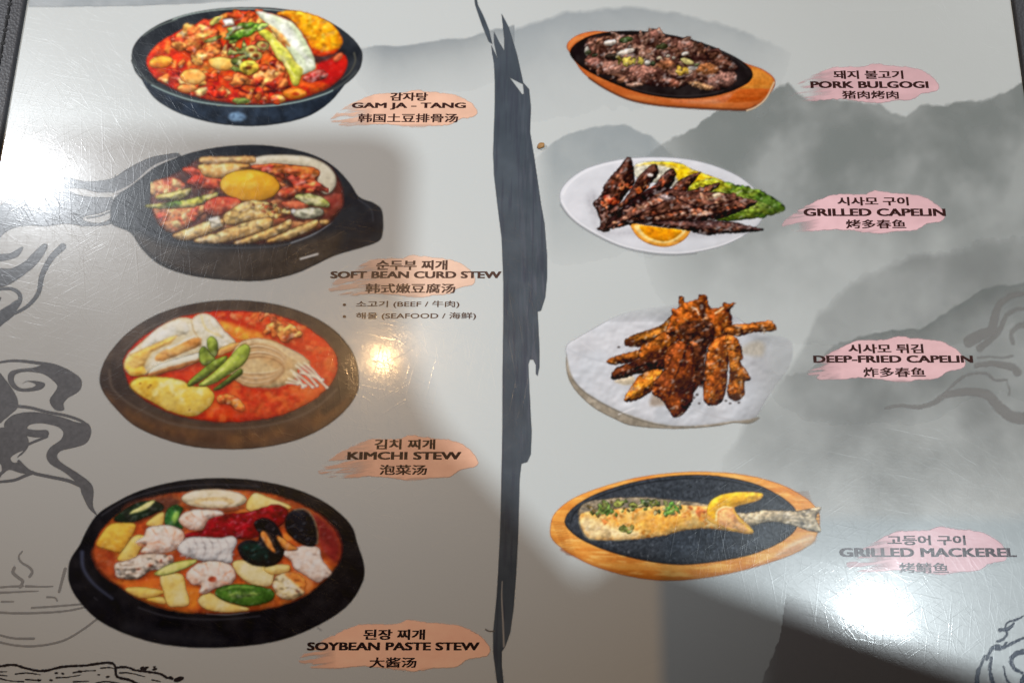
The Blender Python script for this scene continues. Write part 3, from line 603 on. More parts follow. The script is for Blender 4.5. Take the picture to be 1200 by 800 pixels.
# ===== 3 kimchi stew
LAYER[0] = 16
new, put = dish_tools((100, 340, 3.529), (158, 151, 142))
cv = new((50, 35, 1140, 665))
cv.blob([(60, 370), (75, 305), (115, 240), (190, 165), (300, 100), (440, 58), (600, 42), (760, 54), (900, 92), (1010, 150), (1085, 225), (1120, 295), (1131, 375), (1120, 430), (1070, 500), (980, 570), (860, 622), (720, 650), (590, 656), (450, 646), (320, 612), (200, 556), (120, 480), (75, 420)], (72, 58, 48), (58, 46, 40), ts=70, emb=.06, tex=.12, warp=.8)
cv.blob([(70, 420), (200, 500), (400, 560), (600, 575), (800, 555), (960, 490), (1110, 430), (1060, 505), (980, 568), (860, 620), (720, 648), (590, 654), (450, 644), (320, 610), (200, 554), (120, 478)], (98, 66, 42), (80, 55, 40), ts=60, emb=.06, soft=60, warp=.8, on=True)
cv.line([(100, 330), (110, 400), (170, 460), (240, 500), (340, 545), (460, 568), (600, 572), (740, 560), (860, 530), (960, 480), (1040, 410)], 10, (92, 76, 64), 8, a=.7, soft=8)
cv.line([(1050, 330), (1080, 380), (1040, 460), (990, 500)], 40, (48, 38, 34), 30, a=.7, soft=24)
cv.line([(160, 250), (260, 160), (400, 105), (560, 84), (700, 90)], 6, (96, 86, 78), 4, a=.6)
b3 = put(cv, 'stew_picture', menu, 'printed picture of kimchi stew with tofu and noodles in a brown stone bowl')
cv = new((150, 80, 1050, 550))
cv.blob([(158, 305), (185, 245), (260, 180), (370, 120), (500, 92), (600, 86), (740, 95), (870, 130), (970, 190), (1030, 255), (1044, 320), (1015, 390), (940, 455), (840, 505), (720, 535), (590, 545), (470, 535), (350, 505), (250, 455), (185, 390)], (200, 54, 20), (176, 34, 14), ts=80, rim=(140, 30, 16), rw=10, emb=.15, tex=.1, nh=.12, c3=(214, 90, 36))
cv.blob([(560, 130), (640, 150), (730, 185), (700, 215), (620, 205), (575, 170)], (232, 160, 50), (226, 120, 40), ts=30, emb=.3, soft=26)
cv.scatter([(570, 105), (740, 100), (900, 150), (1010, 240), (930, 250), (760, 160)], 55, (6, 20), [(206, 70, 32), (190, 44, 22), (222, 110, 50), (232, 150, 96)], 31, emb=.5, a=.6, soft=6)
cv.scatter([(640, 440), (780, 420), (960, 380), (900, 460), (760, 515), (560, 530), (500, 500)], 30, (8, 30), [(206, 72, 34), (180, 36, 20), (216, 92, 44)], 32, emb=.35, a=.4, soft=10)
hold(cv)
cv = new((150, 90, 640, 350))
cv.blob([(162, 300), (180, 262), (230, 218), (290, 165), (340, 135), (390, 115), (440, 120), (480, 160), (520, 250), (430, 270), (350, 310), (260, 345), (190, 345), (165, 325)], (226, 212, 180), (210, 188, 146), ts=50, rim=(190, 150, 100), rw=6, emb=.3, tex=.06, warp=2)
cv.blob([(440, 125), (465, 102), (510, 100), (545, 128), (572, 165), (622, 215), (600, 235), (520, 250), (470, 232), (440, 190), (425, 150)], (232, 222, 196), (222, 206, 170), ts=40, rim=(176, 140, 92), rw=7, emb=.35, tex=.06, warp=2)
cv.blob([(232, 222), (290, 168), (340, 140), (390, 122), (425, 140), (430, 175), (370, 196), (300, 226), (240, 250)], (234, 226, 204), (222, 208, 176), ts=40, rim=(186, 152, 104), rw=6, emb=.3, tex=.05, warp=2)
cv.line([(440, 128), (448, 165), (470, 200), (480, 235)], 6, (170, 132, 84), 5, a=.8); cv.line([(182, 268), (240, 245), (310, 214), (380, 188)], 6, (176, 120, 60), 4, a=.8); cv.line([(510, 104), (520, 140), (560, 190), (600, 222)], 4, (206, 176, 126), 3, a=.8)
cv.blob([(165, 290), (230, 250), (300, 220), (370, 188), (360, 215), (280, 255), (250, 300), (230, 340), (180, 335)], (222, 160, 70), (232, 180, 96), ts=26, ang=-25, st=3, emb=.4, tex=.12, soft=10)
cv.blob([(300, 262), (360, 235), (440, 200), (480, 200), (470, 230), (400, 262), (330, 290), (290, 292)], (206, 134, 62), (226, 170, 96), ts=22, ang=-25, st=3, rim=(160, 96, 44), emb=.4, tex=.1)
cv.line([(345, 240), (400, 215), (450, 190)], 8, (240, 232, 206), 6); cv.line([(420, 130), (470, 150), (520, 140)], 6, (206, 186, 146), 4, a=.7); cv.line([(480, 105), (500, 160), (560, 190)], 6, (236, 190, 100), 6, a=.6)
cv.blob([(165, 310), (200, 325), (240, 315), (250, 345), (190, 352)], (226, 160, 50), (232, 180, 80), ts=24, emb=.4)
put(cv, 'tofu_slice', b3)
cv = new((250, 215, 660, 365))
cv.blob([(560, 240), (620, 218), (650, 222), (600, 250), (550, 272)], (222, 150, 80), emb=.3); 
cv.blob([(258, 345), (290, 318), (340, 298), (420, 276), (478, 262), (486, 288), (420, 315), (340, 338), (270, 358)], (200, 130, 66), (180, 106, 52), ts=24, emb=.3, rim=(130, 70, 36))
cv.blob([(262, 338), (296, 310), (360, 290), (430, 270), (475, 258), (480, 278), (410, 300), (330, 322), (275, 342)], (234, 224, 194), (224, 208, 172), ts=30, emb=.25, tex=.05)
put(cv, 'tofu_slab', b3)
cv = new((185, 350, 540, 530))
cv.blob([(190, 385), (225, 362), (290, 360), (345, 362), (400, 375), (440, 398), (500, 400), (528, 425), (530, 455), (500, 492), (440, 520), (350, 498), (270, 456), (205, 415)], (230, 192, 92), (222, 176, 66), ts=60, rim=(206, 140, 40), rw=8, emb=.35, ew=24, tex=.07, c3=(238, 210, 130), warp=2)
cv.blob([(192, 388), (230, 366), (290, 365), (290, 400), (260, 440), (210, 412)], (226, 166, 40), (232, 180, 60), ts=22, emb=.3, soft=26, a=.8)
cv.line([(400, 385), (430, 420), (490, 440)], 5, (206, 160, 66), 4, a=.6)
for x, y in ((228, 386), (262, 402), (270, 392), (430, 495)): cv.blob(ell(x, y, 5, 4), (110, 70, 20), emb=0)
put(cv, 'potato_slice', b3)
cv = new((590, 185, 1010, 410))
cv.blob([(620, 240), (680, 205), (760, 205), (830, 235), (900, 275), (930, 300), (880, 320), (870, 360), (800, 400), (700, 395), (620, 365), (600, 330)], (206, 172, 122), (190, 150, 100), ts=30, ang=20, st=3, emb=.4, tex=.12, soft=10)
for k in range(12):
    q = k / 11; cv.line([(640 + 10 * q, 225 + 60 * q), (700 + 30 * q, 205 + 70 * q), (780 + 20 * q, 225 + 70 * q), (830 - 10 * q, 270 + 65 * q), (800 - 40 * q, 330 + 55 * q), (700 - 20 * q, 345 + 52 * q), (610 + 5 * q, 335 + 30 * q)], 9, [(236, 212, 170), (126, 84, 50), (216, 180, 128), (160, 116, 74)][k % 4], 7, a=.95)
for k in range(12):
    q = k / 11; cv.line([(650 + 40 * q, 215 - 10 * q), (750 + 30 * q, 215 + 10 * q), (840, 245 + 25 * q), (900 + 26 * q, 275 + 35 * q)], 8, [(238, 216, 178), (150, 108, 68), (222, 190, 142)][k % 3], 7, a=.95)
for x, y, x2, y2 in ((870, 310, 960, 395), (880, 300, 1000, 402), (850, 330, 940, 400), (840, 365, 910, 395), (890, 340, 980, 370), (860, 345, 900, 400), (905, 300, 965, 360), (830, 380, 880, 388)):
    cv.line([(x, y), ((x + x2) / 2 + 6, (y + y2) / 2), (x2, y2)], 8, (230, 212, 176), 7); cv.blob(ell(x2, y2, 6, 5), (240, 226, 196), emb=.1)
put(cv, 'enoki_mushroom', b3)
def pep(p, c, c2):
    cv = new(around(p)); cv.blob(p, c, c2, ts=26, ang=-40, st=2.5, rim=(70, 84, 26), rw=6, emb=.5, ew=14, tex=.1, warp=1.5)
    if p[0] == (468, 392): cv.line([(490, 385), (560, 335), (630, 262)], 8, (200, 200, 116), 5, a=.7)
    put(cv, 'green_pepper', b3)
pep([(528, 412), (580, 370), (640, 325), (650, 345), (610, 375), (560, 408)], (84, 96, 34), (66, 78, 28))
pep([(472, 250), (490, 232), (515, 255), (538, 285), (520, 305), (490, 312), (474, 290)], (124, 136, 48), (98, 112, 38)); pep([(502, 215), (520, 190), (545, 210), (549, 245), (538, 275), (515, 258)], (140, 150, 56), (112, 124, 42))
pep([(424, 384), (470, 340), (530, 292), (585, 272), (575, 300), (520, 345), (440, 396)], (122, 134, 44), (98, 112, 36)); pep([(468, 392), (520, 350), (590, 285), (640, 232), (668, 224), (682, 246), (660, 300), (600, 345), (520, 390)], (164, 172, 70), (134, 146, 52))
cv = new((540, 100, 910, 510))
cv.blob([(545, 440), (590, 428), (630, 445), (662, 490), (640, 502), (590, 470), (555, 470)], (228, 130, 50), (212, 90, 40), ts=18, emb=.7, rim=(170, 50, 24), c3=(240, 176, 90))
cv.scatter([(740, 160), (830, 140), (900, 180), (870, 225), (780, 200)], 18, (12, 30), [(226, 120, 52), (236, 160, 80), (210, 84, 40)], 33, emb=.6, rim=(190, 60, 30)); cv.scatter([(720, 100), (760, 95), (790, 120), (740, 125)], 5, (10, 20), [(224, 130, 80), (206, 90, 50)], 34, emb=.5)
put(cv, 'kimchi', b3)

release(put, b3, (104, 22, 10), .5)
# ===== 4 soybean paste stew
LAYER[0] = 16
new, put = dish_tools((70, 545, 3.243), (140, 135, 127))
cv = new((25, 40, 1165, 700))
cv.blob([(33, 405), (42, 355), (78, 300), (95, 262), (140, 190), (210, 142), (310, 95), (450, 60), (600, 49), (750, 58), (900, 92), (1020, 148), (1105, 225), (1130, 295), (1156, 380), (1148, 450), (1085, 540), (955, 620), (800, 672), (590, 692), (400, 680), (255, 640), (145, 585), (75, 515), (40, 455)], (24, 22, 23), (18, 17, 19), ts=60, emb=.06, tex=.25, warp=.8)
cv.line([(85, 330), (90, 390), (130, 450), (200, 505)], 14, (62, 66, 84), 6, a=.8, soft=12); cv.line([(300, 540), (420, 575), (600, 585), (760, 572)], 6, (54, 52, 56), 5, a=.7, soft=6); cv.line([(560, 562), (640, 566), (720, 556)], 5, (120, 116, 116), 4, a=.7)
cv.line([(160, 190), (260, 130), (420, 85), (600, 72), (760, 82)], 7, (46, 45, 48), 5, a=.7)
cv.line([(260, 610), (420, 650), (600, 662)], 40, (34, 33, 36), 40, a=.5, soft=40)
for x, y in ((740, 70), (632, 74), (980, 615), (1040, 210), (820, 92), (130, 500)): cv.line([(x, y), (x + 14, y + 12)], 3, (70, 68, 72), 2, a=.7)
b4 = put(cv, 'stew_picture', menu, 'printed picture of soybean paste stew with seafood in a black stone bowl, bottom left')
cv = new((120, 80, 1080, 565))
cv.blob([(132, 320), (150, 260), (205, 200), (300, 140), (420, 108), (600, 92), (780, 105), (920, 150), (1020, 215), (1068, 300), (1055, 375), (990, 450), (900, 510), (780, 545), (600, 562), (440, 548), (320, 510), (220, 455), (155, 390)], (176, 78, 30), (150, 56, 26), ts=70, rim=(60, 26, 20), rw=14, emb=.15, tex=.12, c3=(206, 112, 40))
cv.blob([(132, 320), (210, 330), (220, 400), (210, 440), (150, 390)], (130, 48, 26), (150, 66, 32), ts=40, emb=.1, soft=24)
cv.blob([(960, 180), (1030, 230), (1066, 300), (1050, 370), (1000, 330), (970, 260)], (104, 30, 28), (120, 40, 32), ts=40, emb=.1, soft=24)
cv.blob([(250, 450), (420, 430), (520, 480), (520, 545), (430, 540), (320, 505)], (216, 116, 38), (196, 92, 34), ts=50, emb=.1, soft=30); cv.blob([(850, 420), (930, 400), (960, 450), (920, 490), (860, 470)], (206, 116, 54), emb=.1, soft=24)
cv.blob([(260, 150), (420, 115), (460, 150), (330, 205), (250, 215)], (84, 46, 34), emb=.1, soft=24)
hold(cv)
cv = new((450, 85, 720, 175))
cv.blob(ell(587, 128, 123, 36, 1), (222, 204, 168), (210, 188, 148), ts=40, rim=(180, 156, 116), emb=.4, warp=1.5, tex=.05)
cv.blob(ell(588, 138, 76, 17), (206, 172, 120), rim=(120, 86, 56), rw=4, emb=.1, warp=1); cv.blob(ell(588, 144, 56, 10), (226, 204, 164), emb=.1); cv.blob([(475, 155), (560, 165), (700, 158), (650, 172), (520, 174)], (120, 60, 36), emb=.1, soft=8)
put(cv, 'squid_ring', b4)
cv = new((190, 125, 470, 250))
cv.blob([(205, 205), (250, 165), (310, 138), (375, 140), (395, 165), (330, 195), (260, 218)], (28, 30, 24), (22, 34, 22), ts=30, emb=.2); cv.blob([(265, 182), (300, 158), (345, 136), (362, 138), (330, 165), (285, 182)], (206, 196, 128), rim=(120, 130, 60), rw=4, emb=.2)
put(cv, 'zucchini_slice', b4, 'dark zucchini skin at the bowl rim')
cv = new((385, 140, 510, 255))
cv.blob([(398, 195), (412, 165), (440, 152), (470, 162), (452, 200), (470, 238), (430, 238), (402, 225)], (44, 92, 40), (30, 66, 30), ts=20, rim=(24, 46, 22), emb=.4)
cv.blob([(425, 200), (440, 175), (455, 180), (445, 215), (435, 222)], (126, 160, 70), emb=.2, soft=8)
put(cv, 'green_pepper', b4)
def tofu(p, c=(226, 196, 128), c2=(216, 176, 96), **k):
    cv = new(around(p)); cv.blob(p, c, c2, ts=40, rim=(200, 136, 56), rw=7, emb=.3, tex=.05, warp=1.5, **k); put(cv, 'tofu_piece', b4)
tofu([(140, 302), (165, 255), (192, 226), (240, 220), (288, 228), (262, 285), (232, 328), (185, 318)], (218, 164, 62), (206, 142, 44)); tofu([(220, 358), (250, 310), (285, 268), (325, 272), (305, 320), (275, 362)], (228, 190, 100), (222, 170, 76)); tofu([(330, 225), (360, 195), (395, 180), (385, 230)], (220, 180, 92))
tofu([(710, 150), (740, 106), (800, 125), (880, 158), (820, 172), (730, 175)], (222, 198, 130)); tofu([(658, 372), (700, 360), (790, 378), (812, 405), (800, 455), (730, 450), (680, 415)], (224, 202, 144), (214, 184, 112)); tofu([(780, 385), (868, 378), (865, 405), (800, 412)], (222, 190, 120))
tofu([(382, 425), (420, 412), (466, 416), (480, 470), (492, 526), (450, 535), (412, 530), (395, 480)], (232, 206, 138), (224, 182, 96)); tofu([(250, 468), (310, 462), (396, 478), (360, 498), (300, 500)], (228, 182, 84)); tofu([(525, 512), (570, 485), (640, 520), (720, 545), (640, 556), (560, 545)], (226, 204, 142)); tofu([(330, 505), (390, 500), (400, 525), (350, 515)], (222, 160, 66))
cv = new((440, 140, 880, 290))
cv.blob([(470, 270), (520, 250), (545, 245), (562, 205), (610, 188), (720, 176), (780, 158), (825, 148), (866, 168), (856, 215), (800, 250), (720, 278), (640, 274), (560, 280)], (128, 14, 22), (108, 8, 18), ts=40, rim=(90, 8, 14), emb=.3, tex=.12, soft=5)
put(cv, 'chili_paste', b4)
def shrimp(p, lines):
    cv.blob(p, (228, 206, 186), (220, 174, 150), ts=18, rim=(206, 132, 100), rw=9, emb=.45, ew=22, tex=.08, warp=3, c3=(242, 228, 216))
    for l in lines: cv.line(l, 7, (206, 128, 98), 4, a=.85, soft=5)
cv = new((450, 165, 620, 250))
shrimp([(455, 205), (480, 178), (540, 168), (600, 172), (622, 186), (580, 196), (560, 210), (545, 238), (510, 245), (475, 232)], [[(500, 180), (520, 200)], [(540, 176), (545, 196)], [(480, 200), (505, 215)]])
put(cv, 'shrimp', b4, 'shrimp beside the red chili paste')
cv = new((285, 225, 480, 340))
shrimp([(288, 292), (320, 270), (335, 240), (380, 230), (430, 232), (470, 255), (466, 300), (430, 322), (370, 335), (310, 330), (330, 300)], [[(350, 240), (372, 270)], [(400, 236), (412, 262)], [(440, 250), (430, 280)], [(340, 300), (372, 290), (400, 300)], [(300, 300), (340, 312)]])
put(cv, 'shrimp', b4, 'largest shrimp, at the left of the bowl')
cv = new((475, 355, 675, 490))
shrimp([(482, 425), (500, 390), (550, 366), (610, 364), (655, 385), (668, 425), (640, 455), (590, 465), (560, 485), (530, 482), (540, 455), (505, 450)], [[(510, 395), (540, 415)], [(555, 372), (566, 400)], [(610, 370), (604, 402)], [(650, 400), (620, 420)], [(640, 448), (612, 440)]])
cv.blob(ell(580, 432, 16, 11), (150, 60, 36), emb=.1)
put(cv, 'shrimp', b4, 'curled shrimp at the front of the bowl')
cv = new((445, 265, 685, 375))
cv.blob([(450, 320), (480, 280), (540, 274), (600, 278), (655, 270), (672, 290), (655, 330), (650, 370), (590, 360), (545, 362), (500, 350)], (226, 222, 218), (206, 202, 198), ts=18, rim=(150, 140, 134), emb=.5, nh=.2, tex=.06)
for x in range(480, 660, 30): cv.line([(x, 280), (x + 14, 315), (x + 4, 350)], 8, (158, 146, 138), 5, a=.85, soft=6)
for y in (298, 322, 342): cv.line([(462, y), (540, y - 8), (660, y - 4)], 6, (166, 154, 146), 5, a=.7, soft=6)
put(cv, 'squid_piece', b4, 'white scored squid piece in the middle of the bowl')
cv = new((840, 300, 1035, 445))
cv.blob([(848, 332), (900, 312), (940, 304), (985, 316), (992, 352), (1012, 380), (1032, 410), (1000, 432), (975, 440), (930, 412), (895, 392), (880, 360)], (224, 204, 190), (208, 178, 158), ts=26, rim=(190, 150, 124), emb=.4, tex=.06, c3=(238, 228, 218))
put(cv, 'squid_piece', b4, 'pinkish squid piece at the right of the bowl')
cv = new((205, 330, 450, 435))
cv.blob([(215, 372), (260, 362), (320, 338), (400, 340), (435, 360), (400, 392), (340, 400), (300, 430), (225, 425), (212, 400)], (176, 158, 140), (206, 190, 170), ts=12, rim=(110, 80, 60), emb=.5, nh=.3, tex=.15)
for x, y in ((345, 378), (385, 362), (420, 352), (300, 395)): cv.blob(ell(x, y, 14, 11), (206, 178, 156), rim=(120, 70, 50), rw=4, emb=.4); cv.blob(ell(x, y, 6, 5), (120, 60, 40), emb=0)
for k in range(6): cv.line([(222, 375 + 9 * k), (262, 380 + 8 * k), (310, 372 + 9 * k)], 4, [(120, 100, 84), (216, 204, 186)][k % 2], 3, a=.8)
put(cv, 'squid_tentacle', b4)
cv = new((355, 350, 530, 420))
cv.blob([(360, 412), (400, 385), (450, 366), (520, 358), (500, 378), (450, 400), (400, 416)], (206, 196, 116), (190, 186, 92), ts=24, rim=(52, 82, 32), rw=4, emb=.2, warp=1)
put(cv, 'zucchini_slice', b4, 'yellow-green zucchini slice with dark green skin')
cv = new((670, 190, 870, 395))
cv.blob([(742, 215), (775, 200), (812, 214), (838, 250), (852, 305), (846, 350), (815, 378), (765, 384), (715, 370), (684, 336), (678, 302), (716, 282), (752, 286), (760, 262), (744, 240)], (15, 13, 15), (24, 21, 24), ts=30, rim=(34, 32, 32), rw=4, emb=.4, ew=26)
cv.blob([(690, 310), (730, 296), (775, 310), (800, 345), (770, 372), (720, 360)], (10, 34, 28), (14, 24, 22), ts=24, emb=.3, soft=16)
cv.blob([(764, 256), (782, 252), (802, 290), (822, 330), (802, 322), (778, 292)], (176, 100, 42), (206, 140, 70), ts=18, emb=.5, soft=5); cv.line([(770, 246), (800, 268), (822, 306)], 4, (90, 60, 40), 3, a=.8)
put(cv, 'mussel', b4, 'half-hidden dark mussel beside the red paste')
cv = new((820, 155, 990, 330))
cv.blob([(825, 268), (845, 275), (880, 298), (905, 320), (865, 322), (840, 300)], (206, 134, 60), (186, 100, 40), ts=20, emb=.4, rim=(120, 60, 30))
cv.blob([(856, 225), (870, 182), (905, 165), (945, 180), (970, 222), (978, 285), (960, 308), (915, 296), (872, 262)], (15, 15, 19), (21, 22, 28), ts=40, rim=(10, 9, 11), emb=.4, ew=30, warp=1); cv.line([(890, 170), (935, 168), (965, 205), (980, 260), (978, 300)], 5, (126, 104, 76), 4, a=.9)
put(cv, 'mussel', b4, 'open black mussel shell at the right')
cv = new((805, 405, 945, 515))
cv.blob([(812, 455), (825, 420), (870, 408), (900, 440), (925, 470), (925, 490), (880, 508), (835, 500)], (214, 190, 140), (226, 206, 164), ts=24, rim=(150, 96, 50), emb=.6); cv.blob([(855, 412), (900, 408), (935, 440), (928, 475), (895, 450)], (206, 116, 50), emb=.3, soft=10); cv.blob(ell(905, 478, 8, 6), (90, 50, 30), emb=0)
put(cv, 'mushroom_slice', b4)
cv = new((585, 445, 825, 545))
cv.blob([(590, 486), (612, 462), (670, 452), (740, 456), (800, 470), (818, 492), (800, 514), (740, 532), (680, 530), (625, 512)], (72, 108, 36), (52, 84, 28), ts=26, rim=(34, 58, 20), rw=8, emb=.45, tex=.1)
cv.blob([(640, 490), (700, 478), (770, 488), (720, 500), (670, 505)], (42, 66, 24), (120, 140, 66), ts=14, emb=.4, soft=8); cv.line([(610, 475), (670, 460), (740, 464)], 6, (136, 166, 76), 4, a=.8)
put(cv, 'green_pepper', b4)

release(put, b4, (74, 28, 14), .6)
# ===== 5 pork on a hot plate
LAYER[0] = 16
new, put = dish_tools((650, 20, 4.444), (196, 202, 199))
cv = new((55, 65, 1155, 495))
cv.blob([(64, 160), (78, 125), (130, 92), (205, 76), (280, 80), (420, 90), (700, 150), (1030, 255), (1095, 282), (1143, 322), (1140, 370), (1095, 425), (1045, 466), (1000, 482), (860, 480), (700, 472), (520, 456), (380, 426), (260, 372), (150, 292), (90, 200)], (206, 122, 64), (190, 100, 50), ts=30, ang=10, st=5, emb=.15, tex=.08, warp=1)
cv.blob([(1030, 262), (1095, 290), (1136, 325), (1128, 368), (1060, 375), (960, 372), (1010, 340)], (218, 146, 62), (206, 126, 48), ts=20, ang=12, st=6, emb=.1, warp=1, soft=5)
cv.blob([(990, 374), (1125, 380), (1090, 415), (1040, 440), (900, 442), (940, 395)], (178, 80, 32), (196, 100, 42), ts=16, ang=2, st=7, emb=.1, soft=5)
cv.blob([(620, 430), (800, 430), (920, 400), (880, 448), (760, 452), (640, 446)], (214, 140, 96), (200, 110, 66), ts=16, ang=4, st=6, emb=.1, soft=14)
cv.line([(180, 318), (270, 376), (390, 430), (530, 458), (700, 472), (860, 480), (1000, 482), (1046, 464)], 10, (112, 62, 38), 14, a=.8); cv.line([(1143, 340), (1100, 425), (1046, 470), (1000, 488)], 7, (222, 206, 176), 8)
cv.line([(70, 165), (100, 128), (160, 100), (240, 82)], 6, (226, 150, 86), 4, a=.8)
b5 = put(cv, 'platter_picture', menu, 'printed picture of brown sliced pork on a black oval plate and wooden board')
cv = new((70, 65, 1040, 435))
cv.blob([(80, 188), (108, 142), (180, 102), (280, 80), (400, 74), (520, 82), (650, 105), (780, 140), (900, 190), (980, 235), (1028, 285), (1020, 330), (960, 370), (880, 400), (780, 420), (650, 426), (520, 412), (400, 382), (280, 335), (170, 280), (108, 232)], (42, 39, 39), (34, 31, 32), ts=50, rim=(28, 26, 26), emb=.1, warp=1)
cv.line([(400, 372), (520, 400), (650, 412), (780, 404), (880, 384)], 5, (66, 62, 62), 5, a=.7); cv.line([(560, 88), (700, 124), (830, 165), (940, 220), (1000, 270)], 5, (64, 66, 64), 4, a=.6)
put(cv, 'hot_plate', b5)
cv = new((145, 55, 960, 395))
pile = [(158, 140), (200, 112), (280, 100), (380, 95), (478, 92), (490, 70), (530, 64), (560, 98), (650, 110), (730, 132), (800, 165), (850, 165), (880, 200), (952, 265), (930, 290), (945, 330), (900, 365), (820, 378), (700, 352), (640, 375), (560, 350), (470, 345), (430, 362), (340, 330), (270, 300), (180, 265), (160, 235), (172, 200)]
cv.blob(pile, (84, 56, 48), (60, 40, 36), ts=26, emb=.6, tex=.3, nh=.5, warp=9)
pk = [(138, 102, 86), (156, 120, 102), (118, 84, 70), (176, 140, 120), (96, 66, 54), (146, 106, 82)]
PILE = pile
cv.scatter(pile, 210, (9, 34), pk, 41, asp=.5, emb=.85, rim=(58, 38, 32), nh=.6, tex=.3, jag=.55, rw=5)
for p, c in (([(250, 240), (300, 225), (350, 235), (360, 275), (320, 298), (260, 290)], (172, 126, 108)), ([(165, 225), (210, 210), (240, 225), (230, 262), (180, 262)], (140, 96, 84)), ([(390, 265), (470, 250), (530, 280), (510, 320), (440, 330), (400, 300)], (160, 112, 96)), ([(690, 345), (740, 335), (800, 355), (830, 370), (790, 382), (730, 362)], (196, 152, 108)), ([(800, 330), (860, 292), (930, 285), (945, 330), (900, 362), (820, 362)], (160, 118, 104)), ([(740, 260), (800, 238), (855, 265), (840, 292), (780, 300), (740, 290)], (190, 122, 74)), ([(490, 88), (520, 66), (556, 92), (540, 125), (500, 120)], (132, 92, 80)), ([(800, 190), (860, 185), (890, 215), (940, 262), (880, 268), (830, 235)], (124, 84, 68)), ([(560, 325), (620, 320), (650, 345), (630, 368), (580, 345)], (152, 96, 76)), ([(400, 345), (440, 342), (462, 352), (430, 362)], (196, 160, 136)), ([(640, 130), (690, 125), (730, 150), (700, 175), (650, 170)], (158, 112, 96)), ([(540, 235), (600, 225), (630, 250), (590, 275), (545, 265)], (186, 122, 84))):
    cv.blob(p, tuple(x * .86 for x in c), tuple(x * 1.08 for x in c), ts=11, rim=(58, 38, 32), rw=7, emb=.9, nh=.7, tex=.3, warp=7, ws=10)
for p in ([(270, 200), (330, 195), (350, 215), (280, 232)], [(480, 330), (600, 345), (560, 362), (490, 352)], [(540, 295), (640, 305), (700, 325), (600, 318)], [(690, 215), (760, 205), (790, 225), (720, 232)], [(850, 262), (930, 280), (880, 288)]):
    cv.blob(p, (48, 32, 30), emb=.1, soft=12)
put(cv, 'pork_slice', b5)
cv = new((145, 100, 770, 310))
for x, y, rx, ry, r, c in ((290, 135, 34, 14, -8, (216, 206, 190)), (370, 182, 48, 12, -14, (214, 204, 188)), (168, 178, 10, 22, 5, (196, 192, 180)), (485, 242, 16, 15, 0, (226, 222, 206)), (718, 268, 26, 9, -5, (222, 214, 200)), (680, 192, 18, 9, -10, (206, 196, 180)), (690, 232, 36, 12, 18, (206, 196, 128)), (590, 205, 10, 8, 0, (214, 200, 176)), (545, 215, 12, 8, 0, (206, 190, 160)), (700, 288, 16, 12, 0, (216, 190, 170)), (620, 214, 9, 7, 0, (212, 200, 180))): cv.blob(ell(x, y, rx, ry, r, 8), c, emb=.5, ew=6, warp=3)
cv.scatter([(330, 215), (440, 210), (460, 240), (400, 250), (330, 235)], 14, (9, 22), [(160, 150, 70), (190, 170, 80), (116, 116, 50), (206, 184, 90)], 43, emb=.5, asp=.5); cv.scatter([(620, 275), (680, 268), (690, 300), (630, 300)], 7, (9, 20), [(196, 162, 66), (212, 184, 90), (150, 120, 50)], 44, emb=.5)
for x, y, rx, ry, c in ((370, 120, 36, 14, (62, 78, 46)), (560, 155, 32, 14, (58, 62, 42)), (175, 185, 16, 12, (60, 66, 48)), (210, 200, 16, 8, (60, 66, 48)), (510, 244, 14, 12, (56, 66, 48)), (740, 250, 16, 8, (110, 120, 80)), (290, 206, 30, 12, (52, 46, 40))): cv.blob(ell(x, y, rx, ry, -10, 8), c, emb=.4, warp=4)
put(cv, 'scallion_garnish', b5)

# ===== 6 grilled capelin
LAYER[0] = 16
new, put = dish_tools((640, 170, 4.138), (186, 192, 192))
cv = new((55, 50, 1075, 540))
cv.blob([(65, 255), (100, 180), (200, 112), (350, 72), (500, 59), (650, 65), (780, 90), (900, 135), (980, 185), (1040, 250), (1058, 320), (1035, 380), (960, 440), (850, 490), (720, 520), (620, 528), (500, 520), (350, 485), (200, 410), (110, 340)], (206, 210, 216), (200, 205, 211), ts=80, rim=(176, 184, 192), rw=5, emb=.1, tex=.02, soft=3, warp=.6)
cv.line([(75, 270), (120, 340), (210, 408), (355, 480), (500, 514), (620, 522), (720, 514), (850, 484), (950, 440)], 6, (226, 229, 233), 6, a=.9, soft=5); cv.line([(70, 290), (112, 348), (205, 418), (352, 490), (500, 526), (620, 533), (730, 525)], 4, (146, 152, 156), 4, a=.8)
cv.line([(80, 240), (120, 180), (210, 120), (350, 82), (500, 70), (650, 76)], 7, (228, 231, 236), 6, a=.8, soft=6)
cv.blob([(190, 250), (240, 230), (260, 330), (240, 400), (330, 420), (560, 395), (900, 430), (700, 450), (400, 440), (260, 425), (215, 330)], (168, 170, 176), emb=0, soft=34, a=.6)
b6 = put(cv, 'plate_picture', menu, 'printed picture of dark grilled capelin on a white plate with lettuce and orange')
cv = new((425, 75, 870, 240))
cv.blob([(432, 95), (520, 80), (640, 88), (715, 122), (800, 152), (866, 185), (810, 220), (700, 225), (560, 190), (440, 160)], (190, 190, 172), (206, 204, 186), ts=30, emb=.2)
cv.blob([(470, 92), (540, 82), (640, 88), (715, 122), (800, 152), (866, 185), (810, 220), (690, 222), (640, 170), (600, 110)], (222, 186, 30), (206, 170, 24), ts=24, ang=25, st=4, rim=(232, 206, 90), rw=7, emb=.4, tex=.14, c3=(236, 206, 60))
cv.line([(440, 100), (520, 92), (600, 102), (640, 120)], 8, (226, 206, 120), 8, a=.8)
put(cv, 'lemon_slice', b6)
cv = new((680, 165, 1165, 385))
